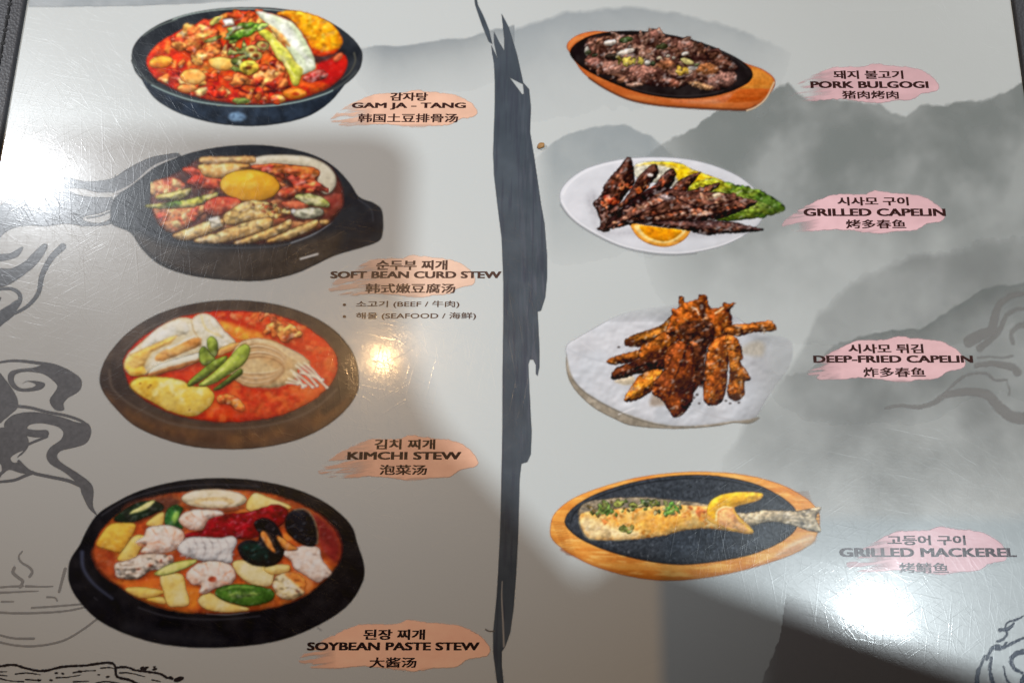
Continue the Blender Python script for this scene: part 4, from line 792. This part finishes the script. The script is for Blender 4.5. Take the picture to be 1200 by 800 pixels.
cv.blob([(690, 210), (780, 165), (860, 180), (950, 200), (1050, 225), (1112, 265), (1152, 300), (1132, 328), (1050, 350), (950, 362), (850, 372), (800, 330), (740, 250)], (88, 118, 40), (128, 146, 52), ts=20, ang=18, st=3, rim=(52, 82, 28), rw=12, emb=.8, nh=.6, tex=.25, c3=(66, 98, 36), warp=11, ws=22)
cv.blob([(690, 205), (780, 165), (860, 182), (900, 210), (800, 225), (730, 230)], (196, 186, 50), (170, 174, 50), ts=20, emb=.4, soft=20)
cv.blob([(1010, 240), (1100, 262), (1150, 300), (1100, 318), (1040, 300)], (54, 88, 32), (84, 116, 46), ts=16, ang=20, st=3, emb=.5, soft=20)
for k in range(9): cv.line([(840 + 10 * k, 215 + 14 * k), (940 + 8 * k, 240 + 9 * k), (1060 + 6 * k, 285 + 3 * k)], 4, (158, 172, 84), 2, a=.75)
cv.blob(ell(1142, 305, 14, 18, -30), (56, 76, 26), emb=.3)
put(cv, 'lettuce_leaf', b6)
cv = new((400, 370, 705, 500))
cv.blob([(408, 380), (470, 385), (560, 398), (690, 402), (695, 425), (665, 462), (610, 488), (555, 492), (490, 475), (440, 440)], (236, 170, 70), (230, 158, 56), ts=40, emb=.2, tex=.04, rim=(206, 130, 50), rw=4, warp=.8)
cv.blob([(432, 388), (560, 400), (672, 408), (660, 440), (610, 470), (555, 476), (495, 460), (452, 430)], (242, 212, 136), emb=.1, tex=.03, warp=.8, soft=5); cv.blob([(458, 392), (560, 402), (655, 412), (640, 440), (600, 462), (555, 466), (500, 448), (466, 420)], (232, 156, 20), (222, 138, 14), ts=18, ang=80, st=3, emb=.3, tex=.08, warp=.8)
put(cv, 'orange_slice', b6)
DK = (76, 50, 40); DK2 = (46, 31, 29)
def fish(p, ang, c=DK, c2=DK2, spots=None, seed=1, n=14, sp=((150, 70, 44), (186, 120, 84), (110, 60, 46))):
    cv.blob(p, c, c2, ts=18, ang=ang, st=2, rim=(24, 17, 20), rw=9, emb=1.0, ew=30, nh=.5, tex=.3, warp=5, ws=11, c3=(98, 64, 54), sc=.55)
    P = np.asarray(p, float); cc = P.mean(0); cv.scatter((P - cc) * .62 + cc, n, (4, 13), list(sp), seed, asp=.45, emb=.6, ang=(ang, 25), a=.85, soft=6)
cv = new((215, 50, 640, 430))
fish([(395, 60), (420, 90), (427, 180), (400, 222), (345, 300), (300, 335), (262, 318), (225, 285), (268, 240), (285, 190), (340, 125)], -60, seed=61, n=22); cv.scatter([(280, 250), (350, 270), (330, 320), (280, 310)], 16, (6, 18), [(176, 76, 44), (140, 50, 34), (206, 120, 80)], 62, emb=.7, a=.9); cv.scatter([(360, 190), (420, 180), (410, 220), (370, 240)], 8, (5, 14), [(190, 116, 70), (150, 70, 44)], 63, emb=.7, a=.9)
put(cv, 'grilled_fish', b6)
cv = new((240, 270, 340, 430))
fish([(232, 285), (290, 310), (325, 345), (312, 390), (302, 418), (272, 420), (246, 406), (265, 392), (255, 340)], 70, seed=64, n=8, sp=((120, 70, 56), (150, 120, 110)))
put(cv, 'grilled_fish', b6)
for i, (p, a) in enumerate((([(520, 94), (546, 125), (520, 172), (465, 240), (400, 290), (330, 345), (300, 330), (380, 265), (420, 205), (450, 150)], -50), ([(610, 112), (630, 140), (605, 200), (540, 245), (430, 305), (330, 385), (298, 372), (420, 280), (520, 200), (560, 150)], -45), ([(750, 130), (700, 195), (672, 235), (620, 250), (580, 238), (620, 200), (660, 165)], -45), ([(846, 182), (810, 220), (740, 250), (690, 245), (700, 222), (770, 200)], -25))):
    P = np.array(p, float); cv = new((P[:, 0].min() - 12, P[:, 1].min() - 12, P[:, 0].max() + 12, P[:, 1].max() + 12))
    fish(p, a, seed=65 + i, n=14)
    if i == 0: cv.blob(ell(505, 146, 14, 9), (206, 200, 196), emb=.3); cv.scatter([(440, 210), (500, 195), (490, 225), (450, 232)], 8, (5, 12), [(196, 110, 60), (170, 80, 44)], 71, emb=.6)
    put(cv, 'grilled_fish', b6)
cv = new((285, 195, 1035, 415))
cv.blob([(300, 385), (330, 340), (420, 268), (520, 205), (620, 225), (520, 300), (420, 345), (330, 400)], (44, 29, 29), (30, 21, 23), emb=.3)
fish([(295, 400), (400, 322), (500, 258), (600, 222), (720, 228), (860, 232), (960, 258), (1025, 275), (960, 315), (850, 355), (760, 380), (600, 385), (450, 380), (340, 402)], -15, (92, 62, 50), (56, 37, 33), seed=75, n=10)
r_ = np.random.RandomState(3)
for x, y, L_, a_ in ((330, 390, 80, -35), (380, 345, 90, -38), (440, 320, 80, -38), (500, 285, 100, -35), (560, 260, 80, -15), (640, 265, 120, 10), (520, 350, 110, -12), (640, 335, 140, -8), (700, 300, 120, 15), (760, 340, 110, -12), (800, 290, 120, -15), (860, 260, 100, -10), (900, 300, 90, -15), (720, 255, 100, 5)):
    cv.scatter(ell(x + L_ * .3, y + math.tan(math.radians(a_)) * L_ * .3, L_ * .55, 15, a_, 10), 11, (5, 16), [(172, 130, 112), (196, 150, 116), (150, 96, 76), (110, 66, 52), (214, 180, 160), (186, 100, 66)], r_.randint(999), asp=.4, emb=.7, ang=(a_ + 40, 25), a=.9, soft=6)
for l in ([(320, 395), (420, 350), (520, 300), (600, 260)], [(460, 365), (600, 325), (760, 300), (900, 275)], [(600, 240), (700, 290), (800, 320)], [(640, 370), (780, 345), (960, 300)]): cv.line(l, 9, (34, 22, 24), 7, a=.85, wob=8)
cv.blob(ell(585, 255, 40, 14, 5), (176, 166, 168), (130, 110, 108), ts=12, emb=.5); cv.blob(ell(828, 245, 26, 12, -12), (206, 190, 160), (170, 130, 100), ts=12, emb=.5)
put(cv, 'grilled_fish', b6)
cv = new((440, 365, 1065, 445))
fish([(448, 378), (560, 372), (700, 370), (800, 368), (900, 372), (980, 392), (1055, 412), (950, 425), (850, 430), (770, 437), (700, 418), (560, 397)], 5, (76, 54, 50), (50, 36, 35), seed=80, n=26, sp=((140, 120, 120), (100, 66, 56), (84, 56, 50), (156, 110, 84)))
put(cv, 'grilled_fish', b6)

# ===== 7 deep-fried capelin
LAYER[0] = 16
new, put = dish_tools((650, 335, 4.286), (186, 194, 195))
cv = new((50, 90, 1200, 725))
cv.blob([(62, 330), (60, 420), (95, 510), (190, 605), (310, 670), (400, 702), (600, 716), (800, 704), (900, 686), (980, 690), (1030, 660), (960, 668), (860, 680), (700, 700), (560, 695), (420, 660), (280, 605), (150, 525), (90, 455), (70, 380)], (158, 152, 138), (138, 132, 118), ts=30, emb=.1, warp=1)
cv.blob([(60, 300), (120, 258), (220, 200), (330, 145), (460, 115), (640, 100), (860, 130), (1020, 230), (1150, 260), (1195, 300), (1180, 400), (1110, 500), (1040, 605), (1000, 662), (880, 680), (700, 702), (560, 697), (420, 662), (280, 607), (150, 527), (90, 457), (64, 370)], (197, 203, 209), (188, 196, 203), ts=120, emb=.12, nh=.5, tex=.03, soft=6, warp=2)
cv.a = np.where((cv.X > 950) | (cv.Y < 180), cv.a * np.clip(1 - (cv.X - 950) / 230, .35, 1) * np.clip((cv.Y - 90) / 110, .3, 1), cv.a)
cv.line([(70, 320), (140, 350), (260, 385), (330, 400)], 12, (178, 186, 194), 4, a=.7, soft=8); cv.line([(200, 330), (130, 280)], 3, (214, 218, 222), 3, a=.6); cv.line([(700, 620), (800, 655), (900, 672)], 5, (176, 180, 184), 4, a=.8, soft=5)
cv.line([(320, 645), (400, 612)], 6, (226, 230, 234), 5, a=.8); cv.line([(90, 470), (160, 540), (290, 615), (425, 672), (560, 702), (700, 706)], 5, (84, 84, 78), 5, a=.7)
cv.blob([(930, 320), (1000, 280), (1050, 290), (1040, 350), (960, 345)], (176, 172, 158), emb=0, soft=26, a=.8); cv.blob([(300, 475), (390, 450), (400, 490), (340, 495)], (196, 186, 162), emb=.2, soft=10); cv.blob([(500, 540), (560, 590), (480, 600)], (160, 150, 138), emb=0, soft=22)
for x, y in ((725, 590), (700, 560), (860, 575), (925, 585), (880, 590), (322, 308), (715, 545)): cv.blob(ell(x, y, 7, 5), (70, 66, 66), emb=0)
b7 = put(cv, 'plate_picture', menu, 'printed picture of a heap of orange-brown fried capelin on white paper')
FR = [(172, 106, 48), (200, 138, 64), (144, 84, 36), (216, 160, 86), (102, 60, 30), (186, 120, 54), (84, 50, 28), (160, 96, 44)]
def fried(p, ang, base=(164, 82, 32), b2=(130, 60, 26), n=40, seed=1, cols=FR, rim=(84, 40, 20)):
    P = np.asarray(p, float); c2 = new((P[:, 0].min() - 12, P[:, 1].min() - 12, P[:, 0].max() + 12, P[:, 1].max() + 12))
    c2.blob(p, (base[0] * 1.06, base[1] * 1.12, base[2] * 1.1), (b2[0] * .92, b2[1] * .98, b2[2] * .95), ts=22, ang=ang, st=1.8, rim=(46, 26, 16), rw=15, emb=1.0, ew=34, nh=.35, tex=.35, warp=6, ws=12, sc=.55)
    cc = P.mean(0); c2.scatter((P - cc) * .82 + cc, int(n * .8), (4, 15), cols, seed, asp=.42, emb=.8, ang=(ang, 30), a=.6, soft=7, rim=rim, rw=4)
    return c2
q = fried([(352, 272), (400, 244), (470, 222), (540, 195), (590, 150), (640, 180), (560, 260), (480, 300), (410, 305), (360, 300)], -22, (150, 92, 36), (100, 60, 28), 44, 81); q.blob([(355, 275), (395, 265), (400, 295), (362, 298)], (70, 40, 26), emb=.3, soft=8); put(q, 'fried_fish', b7)
put(fried([(265, 372), (310, 352), (400, 328), (450, 320), (430, 360), (380, 385), (300, 395), (268, 388)], -14, (156, 88, 34), (110, 60, 28), 30, 82), 'fried_fish', b7)
put(fried([(283, 452), (310, 412), (380, 385), (460, 345), (560, 320), (600, 360), (540, 420), (420, 440), (350, 462), (300, 470)], -22, (96, 48, 28), (60, 32, 24), 46, 83, [(130, 64, 30), (84, 42, 26), (150, 80, 40), (60, 34, 26)]), 'fried_fish', b7)
put(fried([(430, 310), (500, 270), (560, 225), (620, 240), (600, 310), (540, 350), (480, 370), (430, 370)], -32, (186, 104, 40), (150, 74, 30), 46, 84, FR + [(214, 150, 62)]), 'fried_fish', b7)
q = fried([(352, 560), (395, 490), (440, 440), (520, 420), (550, 445), (520, 500), (450, 552), (400, 575), (360, 580)], -38, (196, 120, 40), (170, 90, 32), 44, 85, [(206, 134, 52), (188, 106, 40), (220, 156, 70), (150, 76, 30)]); put(q, 'fried_fish', b7)
q = fried([(560, 330), (620, 270), (700, 290), (740, 360), (735, 480), (700, 530), (690, 580), (650, 640), (600, 660), (570, 620), (545, 575), (490, 540), (500, 480), (545, 430)], 80, (140, 68, 32), (100, 48, 28), 150, 86, [(160, 80, 38), (130, 60, 32), (186, 100, 50), (90, 44, 28), (112, 58, 36), (176, 84, 44)])
for l in ([(668, 285), (640, 380), (600, 470), (572, 560)], [(700, 330), (690, 430), (668, 520), (640, 600)]): q.line(l, 11, (46, 26, 18), 7, a=.8, soft=7, wob=10)
q.blob([(600, 470), (680, 460), (700, 510), (640, 540), (600, 520)], (60, 36, 28), emb=.4, soft=24, a=.8); put(q, 'fried_fish', b7)
q = fried([(590, 150), (585, 118), (620, 112), (626, 52), (650, 62), (655, 82), (720, 66), (726, 46), (764, 52), (770, 92), (790, 112), (842, 106), (850, 84), (880, 92), (912, 84), (882, 122), (892, 185), (860, 260), (800, 300), (700, 300), (600, 260), (560, 230)], 70, (170, 88, 34), (140, 66, 28), 110, 87)
q.line([(690, 108), (712, 118), (724, 145)], 9, (226, 200, 170), 6); q.line([(806, 138), (846, 112)], 8, (226, 196, 150), 10); q.blob([(730, 85), (760, 90), (750, 160), (728, 150)], (70, 40, 26), emb=.3, soft=10); put(q, 'fried_fish', b7)
put(fried([(850, 215), (900, 195), (1000, 186), (1085, 174), (1100, 188), (1112, 212), (1098, 226), (1000, 232), (920, 252), (870, 245)], -5, (196, 112, 46), (160, 84, 34), 40, 88, FR, (120, 60, 28)), 'fried_fish', b7)
q = fried([(760, 590), (745, 540), (752, 420), (765, 330), (800, 270), (860, 250), (880, 300), (870, 420), (860, 520), (840, 582), (790, 600)], 85, (186, 98, 40), (150, 72, 32), 90, 89); put(q, 'fried_fish', b7)
q = fried([(860, 250), (912, 258), (932, 300), (946, 350), (930, 380), (965, 430), (984, 465), (952, 488), (950, 548), (912, 576), (868, 545), (880, 440), (870, 330)], 85, (196, 116, 46), (164, 84, 34), 76, 90, FR + [(214, 150, 66)], (120, 62, 26)); q.blob([(890, 430), (920, 430), (915, 470), (880, 475)], (70, 40, 22), emb=.3, soft=12, a=.8); q.blob([(868, 545), (940, 545), (910, 578)], (66, 40, 26), emb=.3, soft=12); put(q, 'fried_fish', b7)
q = new((600, 165, 810, 510)); q.blob([(625, 205), (690, 178), (790, 182), (802, 260), (770, 300), (756, 400), (752, 492), (712, 490), (705, 380), (690, 300), (640, 250)], (56, 36, 28), (84, 48, 32), ts=20, emb=.5, nh=.5, tex=.35, soft=16, warp=8); q.scatter([(640, 210), (790, 190), (780, 290), (700, 290)], 24, (5, 14), [(110, 60, 36), (40, 28, 26), (134, 74, 40)], 91, emb=.6, a=.8); q.blob(ell(700, 290, 22, 9, 20), (196, 110, 60), emb=.5); put(q, 'charred_crust', b7)

# ===== 8 grilled mackerel
LAYER[0] = 16
new, put = dish_tools((630, 540, 3.529), (172, 178, 180))
cv = new((45, 38, 1175, 500))
cv.blob([(53, 275), (72, 215), (150, 153), (280, 103), (430, 65), (600, 46), (750, 47), (880, 62), (1000, 95), (1090, 140), (1142, 182), (1166, 230), (1152, 310), (1080, 372), (950, 422), (800, 462), (650, 487), (520, 493), (380, 476), (230, 432), (120, 372), (62, 325)], (214, 152, 72), (196, 126, 54), ts=14, ang=2, st=8, emb=.15, tex=.06, rim=(186, 120, 60), rw=6, warp=.8, c3=(226, 174, 96))
for k in range(16): cv.line([(58 + 4 * k, 250 + 9 * k), (110 + 3 * k, 254 + 9 * k)], 3, (120, 66, 28), 2, a=.7)
for k in range(9): cv.line([(1050 + 6 * k, 130 + 9 * k), (1120 + 3 * k, 128 + 9 * k)], 3, (150, 96, 50), 2, a=.6)
cv.line([(100, 365), (230, 425), (380, 468), (520, 486), (650, 480), (800, 455), (950, 415), (1080, 365)], 10, (170, 100, 46), 8, a=.6, soft=8); cv.blob([(980, 390), (1060, 330), (1130, 300), (1145, 330), (1060, 378)], (206, 176, 134), (190, 140, 96), ts=14, ang=-20, st=5, emb=.1, soft=14)
b8 = put(cv, 'platter_picture', menu, 'printed picture of grilled mackerel fillet on a black oval plate and wooden board')
cv = new((105, 55, 1085, 435))
cv.blob([(112, 252), (150, 190), (250, 132), (400, 86), (550, 62), (700, 58), (850, 80), (960, 120), (1050, 180), (1076, 235), (1060, 292), (980, 348), (860, 392), (700, 420), (560, 427), (400, 402), (260, 360), (160, 310)], (44, 49, 56), (56, 62, 70), ts=12, rim=(26, 28, 32), rw=9, emb=.3, tex=.3, nh=.2, warp=1)
cv.line([(135, 255), (165, 200), (260, 145), (410, 98), (560, 76), (700, 72), (850, 95), (960, 135), (1030, 185)], 5, (22, 24, 28), 5, a=.8)
cv.scatter([(230, 330), (420, 330), (700, 300), (960, 270), (940, 340), (700, 405), (450, 395)], 120, (2.5, 6), [(96, 106, 118), (70, 78, 88), (120, 130, 142), (30, 33, 38)], 92, emb=0, a=.7); cv.scatter([(300, 130), (560, 80), (800, 90), (950, 140), (700, 150), (400, 150)], 100, (2.5, 6), [(84, 92, 100), (30, 33, 38), (66, 72, 80)], 93, emb=0, a=.7)
put(cv, 'hot_plate', b8)
cv = new((760, 182, 1180, 300))
cv.blob([(770, 214), (860, 215), (950, 204), (1050, 208), (1110, 200), (1170, 190), (1150, 236), (1170, 292), (1105, 282), (1040, 260), (960, 248), (900, 262), (840, 268), (775, 252)], (190, 172, 138), (150, 138, 114), ts=14, ang=5, st=5, rim=(120, 110, 92), rw=5, emb=.4, tex=.12, c3=(206, 192, 160))
for k in range(6): cv.line([(1050, 225 + 6 * k), (1110, 215 + 11 * k), (1164, 200 + 15 * k)], 4, [(110, 106, 98), (190, 178, 156)][k % 2], 3, a=.7)
put(cv, 'fish_tail', b8)
cv = new((165, 140, 905, 335))
cv.blob([(178, 230), (186, 180), (260, 160), (420, 150), (560, 162), (700, 180), (740, 220), (560, 240), (300, 240)], (96, 90, 80), (128, 116, 96), ts=12, ang=3, st=3, emb=.6, nh=.4, tex=.25)
cv.blob([(174, 226), (230, 205), (300, 200), (420, 190), (560, 184), (690, 186), (780, 200), (850, 245), (892, 300), (800, 288), (700, 276), (600, 286), (520, 306), (420, 320), (300, 324), (206, 312)], (216, 166, 84), (226, 190, 120), ts=26, rim=(186, 130, 70), rw=6, emb=.4, nh=.2, tex=.12, c3=(206, 136, 56))
cv.blob([(178, 238), (240, 240), (300, 270), (420, 295), (360, 318), (260, 318), (206, 308)], (222, 200, 152), (230, 212, 170), ts=20, emb=.2, soft=24, a=.8); cv.blob([(420, 230), (560, 215), (640, 240), (560, 285), (430, 290)], (224, 168, 70), (212, 146, 56), ts=22, emb=.2, soft=24, a=.7)
cv.scatter([(560, 195), (700, 195), (690, 225), (580, 225)], 16, (6, 16), [(196, 104, 54), (214, 140, 76)], 94, emb=.5, a=.8); cv.scatter([(250, 225), (340, 215), (330, 250), (270, 255)], 12, (5, 14), [(206, 120, 62), (226, 176, 110)], 95, emb=.5, a=.8)
put(cv, 'mackerel_fillet', b8)
cv = new((185, 145, 600, 300))
cv.scatter([(200, 180), (330, 160), (420, 165), (420, 205), (260, 225)], 34, (5, 15), [(98, 124, 56), (150, 160, 90), (70, 92, 46), (190, 186, 120), (120, 96, 60)], 96, emb=.5, rim=(60, 70, 40), rw=3); cv.scatter([(420, 160), (560, 165), (600, 190), (540, 220), (430, 200)], 26, (5, 14), [(92, 122, 60), (140, 150, 90), (70, 86, 50), (170, 160, 110)], 97, emb=.5)
for x, y in ((332, 178), (270, 205), (480, 172), (355, 280), (395, 185)): cv.blob(ell(x, y, 18, 13), (160, 166, 84), rim=(90, 110, 50), rw=4); cv.blob(ell(x, y, 8, 5), (96, 96, 50), emb=0)
cv.scatter([(515, 195), (570, 185), (575, 215), (530, 225)], 9, (8, 22), [(80, 128, 50), (112, 150, 70), (60, 100, 40)], 98, emb=.5, asp=.35); cv.scatter([(245, 195), (300, 190), (300, 220), (250, 220)], 8, (8, 20), [(88, 136, 56), (120, 156, 76)], 99, emb=.5, asp=.4); cv.scatter([(350, 270), (395, 275), (385, 295)], 5, (6, 14), [(120, 134, 66), (160, 150, 80)], 100, emb=.5, asp=.5)
put(cv, 'scallion_garnish', b8)
cv = new((690, 120, 935, 305))
cv.blob([(702, 240), (704, 190), (725, 158), (775, 136), (850, 128), (928, 134), (915, 160), (850, 178), (812, 195), (845, 245), (892, 294), (800, 284), (740, 262)], (226, 170, 62), (212, 140, 80), ts=30, rim=(240, 196, 90), rw=8, emb=.3, tex=.08, warp=1)
cv.blob([(704, 222), (706, 188), (728, 160), (776, 138), (850, 130), (926, 136), (912, 158), (845, 172), (800, 190), (770, 186), (740, 205), (738, 240)], (240, 188, 44), (232, 172, 36), ts=30, rim=(226, 160, 40), rw=4, emb=.35, tex=.05, warp=1); cv.line([(738, 245), (742, 208), (770, 190), (802, 192)], 7, (240, 222, 160), 6, a=.9); cv.blob([(755, 212), (795, 200), (835, 250), (870, 288), (790, 275), (755, 255)], (214, 150, 96), (226, 172, 110), ts=14, ang=50, st=3, emb=.3, soft=6)
put(cv, 'lemon_wedge', b8)

# ------------------------------------------------------------------ captions
TPL = [(110, 250), (140, 215), (185, 182), (230, 150), (280, 128), (350, 96), (420, 73), (520, 69), (600, 68), (640, 55), (680, 48), (760, 60), (880, 70), (960, 88), (1015, 118), (1050, 145), (1080, 195), (1062, 228), (1000, 240), (960, 250), (925, 275), (880, 287), (800, 290), (760, 297), (700, 306), (620, 299), (560, 290), (520, 285), (420, 280), (330, 288), (220, 291), (165, 282), (185, 262), (130, 268)]
def text_line(body, x0, x1, y0, y1, parent, col, paper, bold=.022):
    cu = bpy.data.curves.new('lettering', 'FONT'); cu.body = body; cu.resolution_u = 3
    tmp = bpy.data.objects.new('lettering_curve', cu); COL.objects.link(tmp)
    dg = bpy.context.evaluated_depsgraph_get(); me = bpy.data.meshes.new_from_object(tmp.evaluated_get(dg))
    bpy.data.objects.remove(tmp); bpy.data.curves.remove(cu)
    n = len(me.vertices); co = np.zeros(n * 3, np.float32); me.vertices.foreach_get('co', co); co = co.reshape(-1, 3)
    polys = [list(p.vertices) for p in me.polygons]; bpy.data.meshes.remove(me)
    vs, fs = [], []                          # a heavier weight: the strokes swollen by laying the outline down several times
    for k, (dx, dy) in enumerate(((0, 0), (-bold, bold * .6), (bold, bold * .6), (-bold, -bold * .6), (bold, -bold * .6))):
        vs.append(co + np.array([dx, dy, 0])); vs[-1][:, 2] = k * 5e-7; fs += [[i + k * n for i in p] for p in polys]
    co = np.concatenate(vs); mn, mx = co.min(0), co.max(0); u = (co[:, 0] - mn[0]) / (mx[0] - mn[0]); v = (co[:, 1] - mn[1]) / (mx[1] - mn[1])
    a, b = page(x0, y1); c, d = page(x1, y1); e, f = page((x0 + x1) / 2, y0)
    out = np.stack([a + (c - a) * u, b + (f - b) * v, (LAYER[0] + 1) * STEP_Z + co[:, 2]], 1)
    me = bpy.data.meshes.new('lettering'); me.from_pydata(out.tolist(), [], fs); me.materials.append(INK)
    setcol(me, [tuple(albedo(col, paper)) + (1,)] * len(out))
    return link(bpy.data.objects.new('lettering', me), parent)
def caption(box, col, tail, lines, paper, label, tcol=(62, 44, 42)):
    LAYER[0] = 40
    x0, y0, x1, y1 = box; P = np.array(TPL, float); P[:, 0] = x0 + (P[:, 0] - 110) / 970 * (x1 - x0); P[:, 1] = y0 + (P[:, 1] - 48) / 258 * (y1 - y0)
    cv = Cv(UNIT, (x0 - 3, y0 - 3, x1 + 3, y1 + 3), .7)
    cv.blob(P, col, tuple(min(255, c * 1.05) for c in col), ts=16, emb=0, tex=.025, soft=1.3, warp=1.1, ws=5, ang=-3, st=4)
    q = (cv.X - x0) / (x1 - x0)
    st = fbm(cv.X, cv.Y, 3.2, int(x0) % 50, 3, -8, 9); keep = np.clip(1 - np.clip((tail - q) / tail, 0, 1) * 1.1 * (.45 + 1.1 * np.clip((st - .42) * 6, 0, 1)), 0, 1)
    st2 = fbm(cv.X, cv.Y, 4, int(y0) % 50, 3, -4, 6); low = np.clip((cv.Y - (y1 - 5)) / 5, 0, 1) * np.clip((st2 - .42) * 5, 0, 1)
    cv.a *= keep * (1 - low * .8)
    c = emit(cv, 'caption', menu, paper, label)
    for t in lines:
        text_line(*t[:5], c, tcol, paper, t[5] if len(t) > 5 else .022)
    return c
OR = (224, 183, 158); OR2 = (206, 142, 112); PK = (220, 184, 187)
K, E_, Z = .038, .044, .028
caption((387, 106, 559, 150), OR, .3, [('감자탕', 457, 501.4, 108.8, 118.6, K), ('GAM JA - TANG', 412, 546, 120.6, 129, E_), ('韩国土豆排骨汤', 419.4, 536.8, 133.4, 143.8, Z)], (196, 200, 198), 'orange brush patch captioned GAM JA - TANG')
c2_ = caption((385, 299, 557, 349), (218, 176, 150), .42, [('순두부 찌개', 440.5, 524.4, 305, 316.6, K), ('SOFT BEAN CURD STEW', 387, 587.6, 318, 326.2, E_), ('韩式嫩豆腐汤', 428, 533.6, 332.3, 343.6, Z), ('소고기 (BEEF / 牛肉)', 417, 538.3, 352.4, 361, .012), ('해물 (SEAFOOD / 海鲜)', 417, 557.8, 366, 374.8, .012), ('•', 401.6, 405.4, 355.6, 358.6, .02), ('•', 401.6, 405.4, 369.4, 372.4, .02)], (190, 184, 176), 'orange brush patch captioned SOFT BEAN CURD STEW with two options below', (78, 58, 52))
caption((373, 510, 560, 563), (200, 150, 122), .36, [('김치 찌개', 438.6, 510, 514.4, 526.4, K), ('KIMCHI STEW', 406.8, 540.6, 529.1, 538.4, E_), ('泡菜汤', 444.4, 500.3, 544.3, 556.2, Z)], (165, 160, 152), 'orange brush patch captioned KIMCHI STEW', (44, 30, 28))
caption((350, 726, 574, 786), (180, 128, 102), .2, [('된장 찌개', 425.6, 498, 736.8, 749.2, K), ('SOYBEAN PASTE STEW', 359.6, 562, 751.9, 761.6, E_), ('大酱汤', 432.6, 488, 769.5, 781.8, Z)], (126, 122, 114), 'orange brush patch captioned SOYBEAN PASTE STEW', (30, 22, 20))
caption((921, 75, 1100, 121), PK, .34, [('돼지 불고기', 977, 1059, 83, 93, K), ('PORK BULGOGI', 950, 1088.4, 95.6, 103.7, E_), ('猪肉烤肉', 987, 1053.5, 106.6, 116.2, Z)], (198, 204, 201), 'pink brush patch captioned PORK BULGOGI')
caption((916, 224, 1107, 274), PK, .24, [('시사모 구이', 981.5, 1065.2, 231, 241.2, K), ('GRILLED CAPELIN', 941.8, 1108.6, 244.5, 253.5, E_), ('烤多春鱼', 991.6, 1062.2, 257.4, 268, Z)], (190, 196, 193), 'pink brush patch captioned GRILLED CAPELIN')
caption((946, 394, 1131, 448), PK, .22, [('시사모 튀김', 994.2, 1082.5, 403, 414, K), ('DEEP-FRIED CAPELIN', 953.4, 1140.6, 416.4, 425, E_), ('炸多春鱼', 1012, 1085, 430.4, 441.8, Z)], (188, 194, 193), 'pink brush patch captioned DEEP-FRIED CAPELIN')
caption((992, 617, 1180, 673), (214, 176, 182), .3, [('고등어 구이', 1040, 1132, 626.8, 638.4, K), ('GRILLED MACKEREL', 984, 1191.7, 641.6, 652.3, E_), ('烤鲭鱼', 1054, 1112, 658.8, 671, Z)], (176, 182, 184), 'pink brush patch captioned GRILLED MACKEREL, half lost in glare', (74, 68, 74))

# ------------------------------------------------------------------ crumb on the page
def crumb():
    import bmesh
    x, y = page(634, 172); bm = bmesh.new(); bmesh.ops.create_icosphere(bm, subdivisions=3, radius=1)
    for v in bm.verts:
        n = .8 + .35 * float(vnoise(np.array([v.co.x * 1.7 + 5]), np.array([v.co.y * 1.7 + v.co.z * 2 + 9]))[0])
        v.co *= n
    bmesh.ops.transform(bm, matrix=Matrix.Translation((float(x), float(y), .0009)) @ Matrix.Rotation(math.radians(25), 4, 'Z') @ Matrix.Diagonal((.0017, .0012, .0008, 1)), verts=bm.verts)
    me = bpy.data.meshes.new('food_crumb'); bm.to_mesh(me); bm.free(); me.materials.append(CRUMB)
    for p in me.polygons: p.use_smooth = True
    o = link(bpy.data.objects.new('food_crumb', me), None, 'tiny brown crumb lying beside the dark brush stroke'); o['category'] = 'crumb'
crumb()

# ------------------------------------------------------------------ the photographer's phone and arms, over the lens: they cast the shadows on the page
def slab(name, pts, z0, z1, mat, parent):
    import bmesh
    bm = bmesh.new(); v = [bm.verts.new((p[0], p[1], z0)) for p in pts]; f = bm.faces.new(v)
    r = bmesh.ops.extrude_face_region(bm, geom=[f]); bmesh.ops.translate(bm, vec=(0, 0, z1 - z0), verts=[g for g in r['geom'] if isinstance(g, bmesh.types.BMVert)])
    bmesh.ops.recalc_face_normals(bm, faces=bm.faces[:])
    me = bpy.data.meshes.new(name); bm.to_mesh(me); bm.free(); me.materials.append(mat)
    return link(bpy.data.objects.new(name, me), parent)
ZP = .358
ph = thing('phone', 'black phone held over the menu to photograph it', 'phone', (0, 0, ZP))
rr_ = []
for cx, cy, a0 in ((.080, .0905, 0), (-.052, .0905, 90), (-.052, .034, 180), (.080, .034, 270)):
    rr_ += [(cx + .0125 * math.cos(math.radians(a0 + 15 * k)), cy + .0125 * math.sin(math.radians(a0 + 15 * k))) for k in range(7)]
slab('body', rr_, 0, .008, PHONE, ph)
slab('screen', [(.006 + (x - .014) * .94, y * .94 + .0037) for x, y in rr_], .0082, .0086, PLASTIC, ph)
coat = thing('coat', 'dark coat sleeves reaching over the menu towards the phone', 'coat', (0, 0, ZP))
cuts = smooth([(.094, .030), (.096, .022), (.104, .007), (.124, -.014), (.146, -.037)], 5, False).tolist() + smooth([(.150, -.037), (.161, -.0305), (.175, -.033), (.19, -.039), (.258, -.062), (.32, -.083)], 5, False).tolist()
slab('sleeve', cuts + [(.45, -.12), (.5, -.9), (-.5, -.9), (-.45, -.10), (-.20, .005), (-.07, .030)], -.002, .010, SLEEVE, coat)
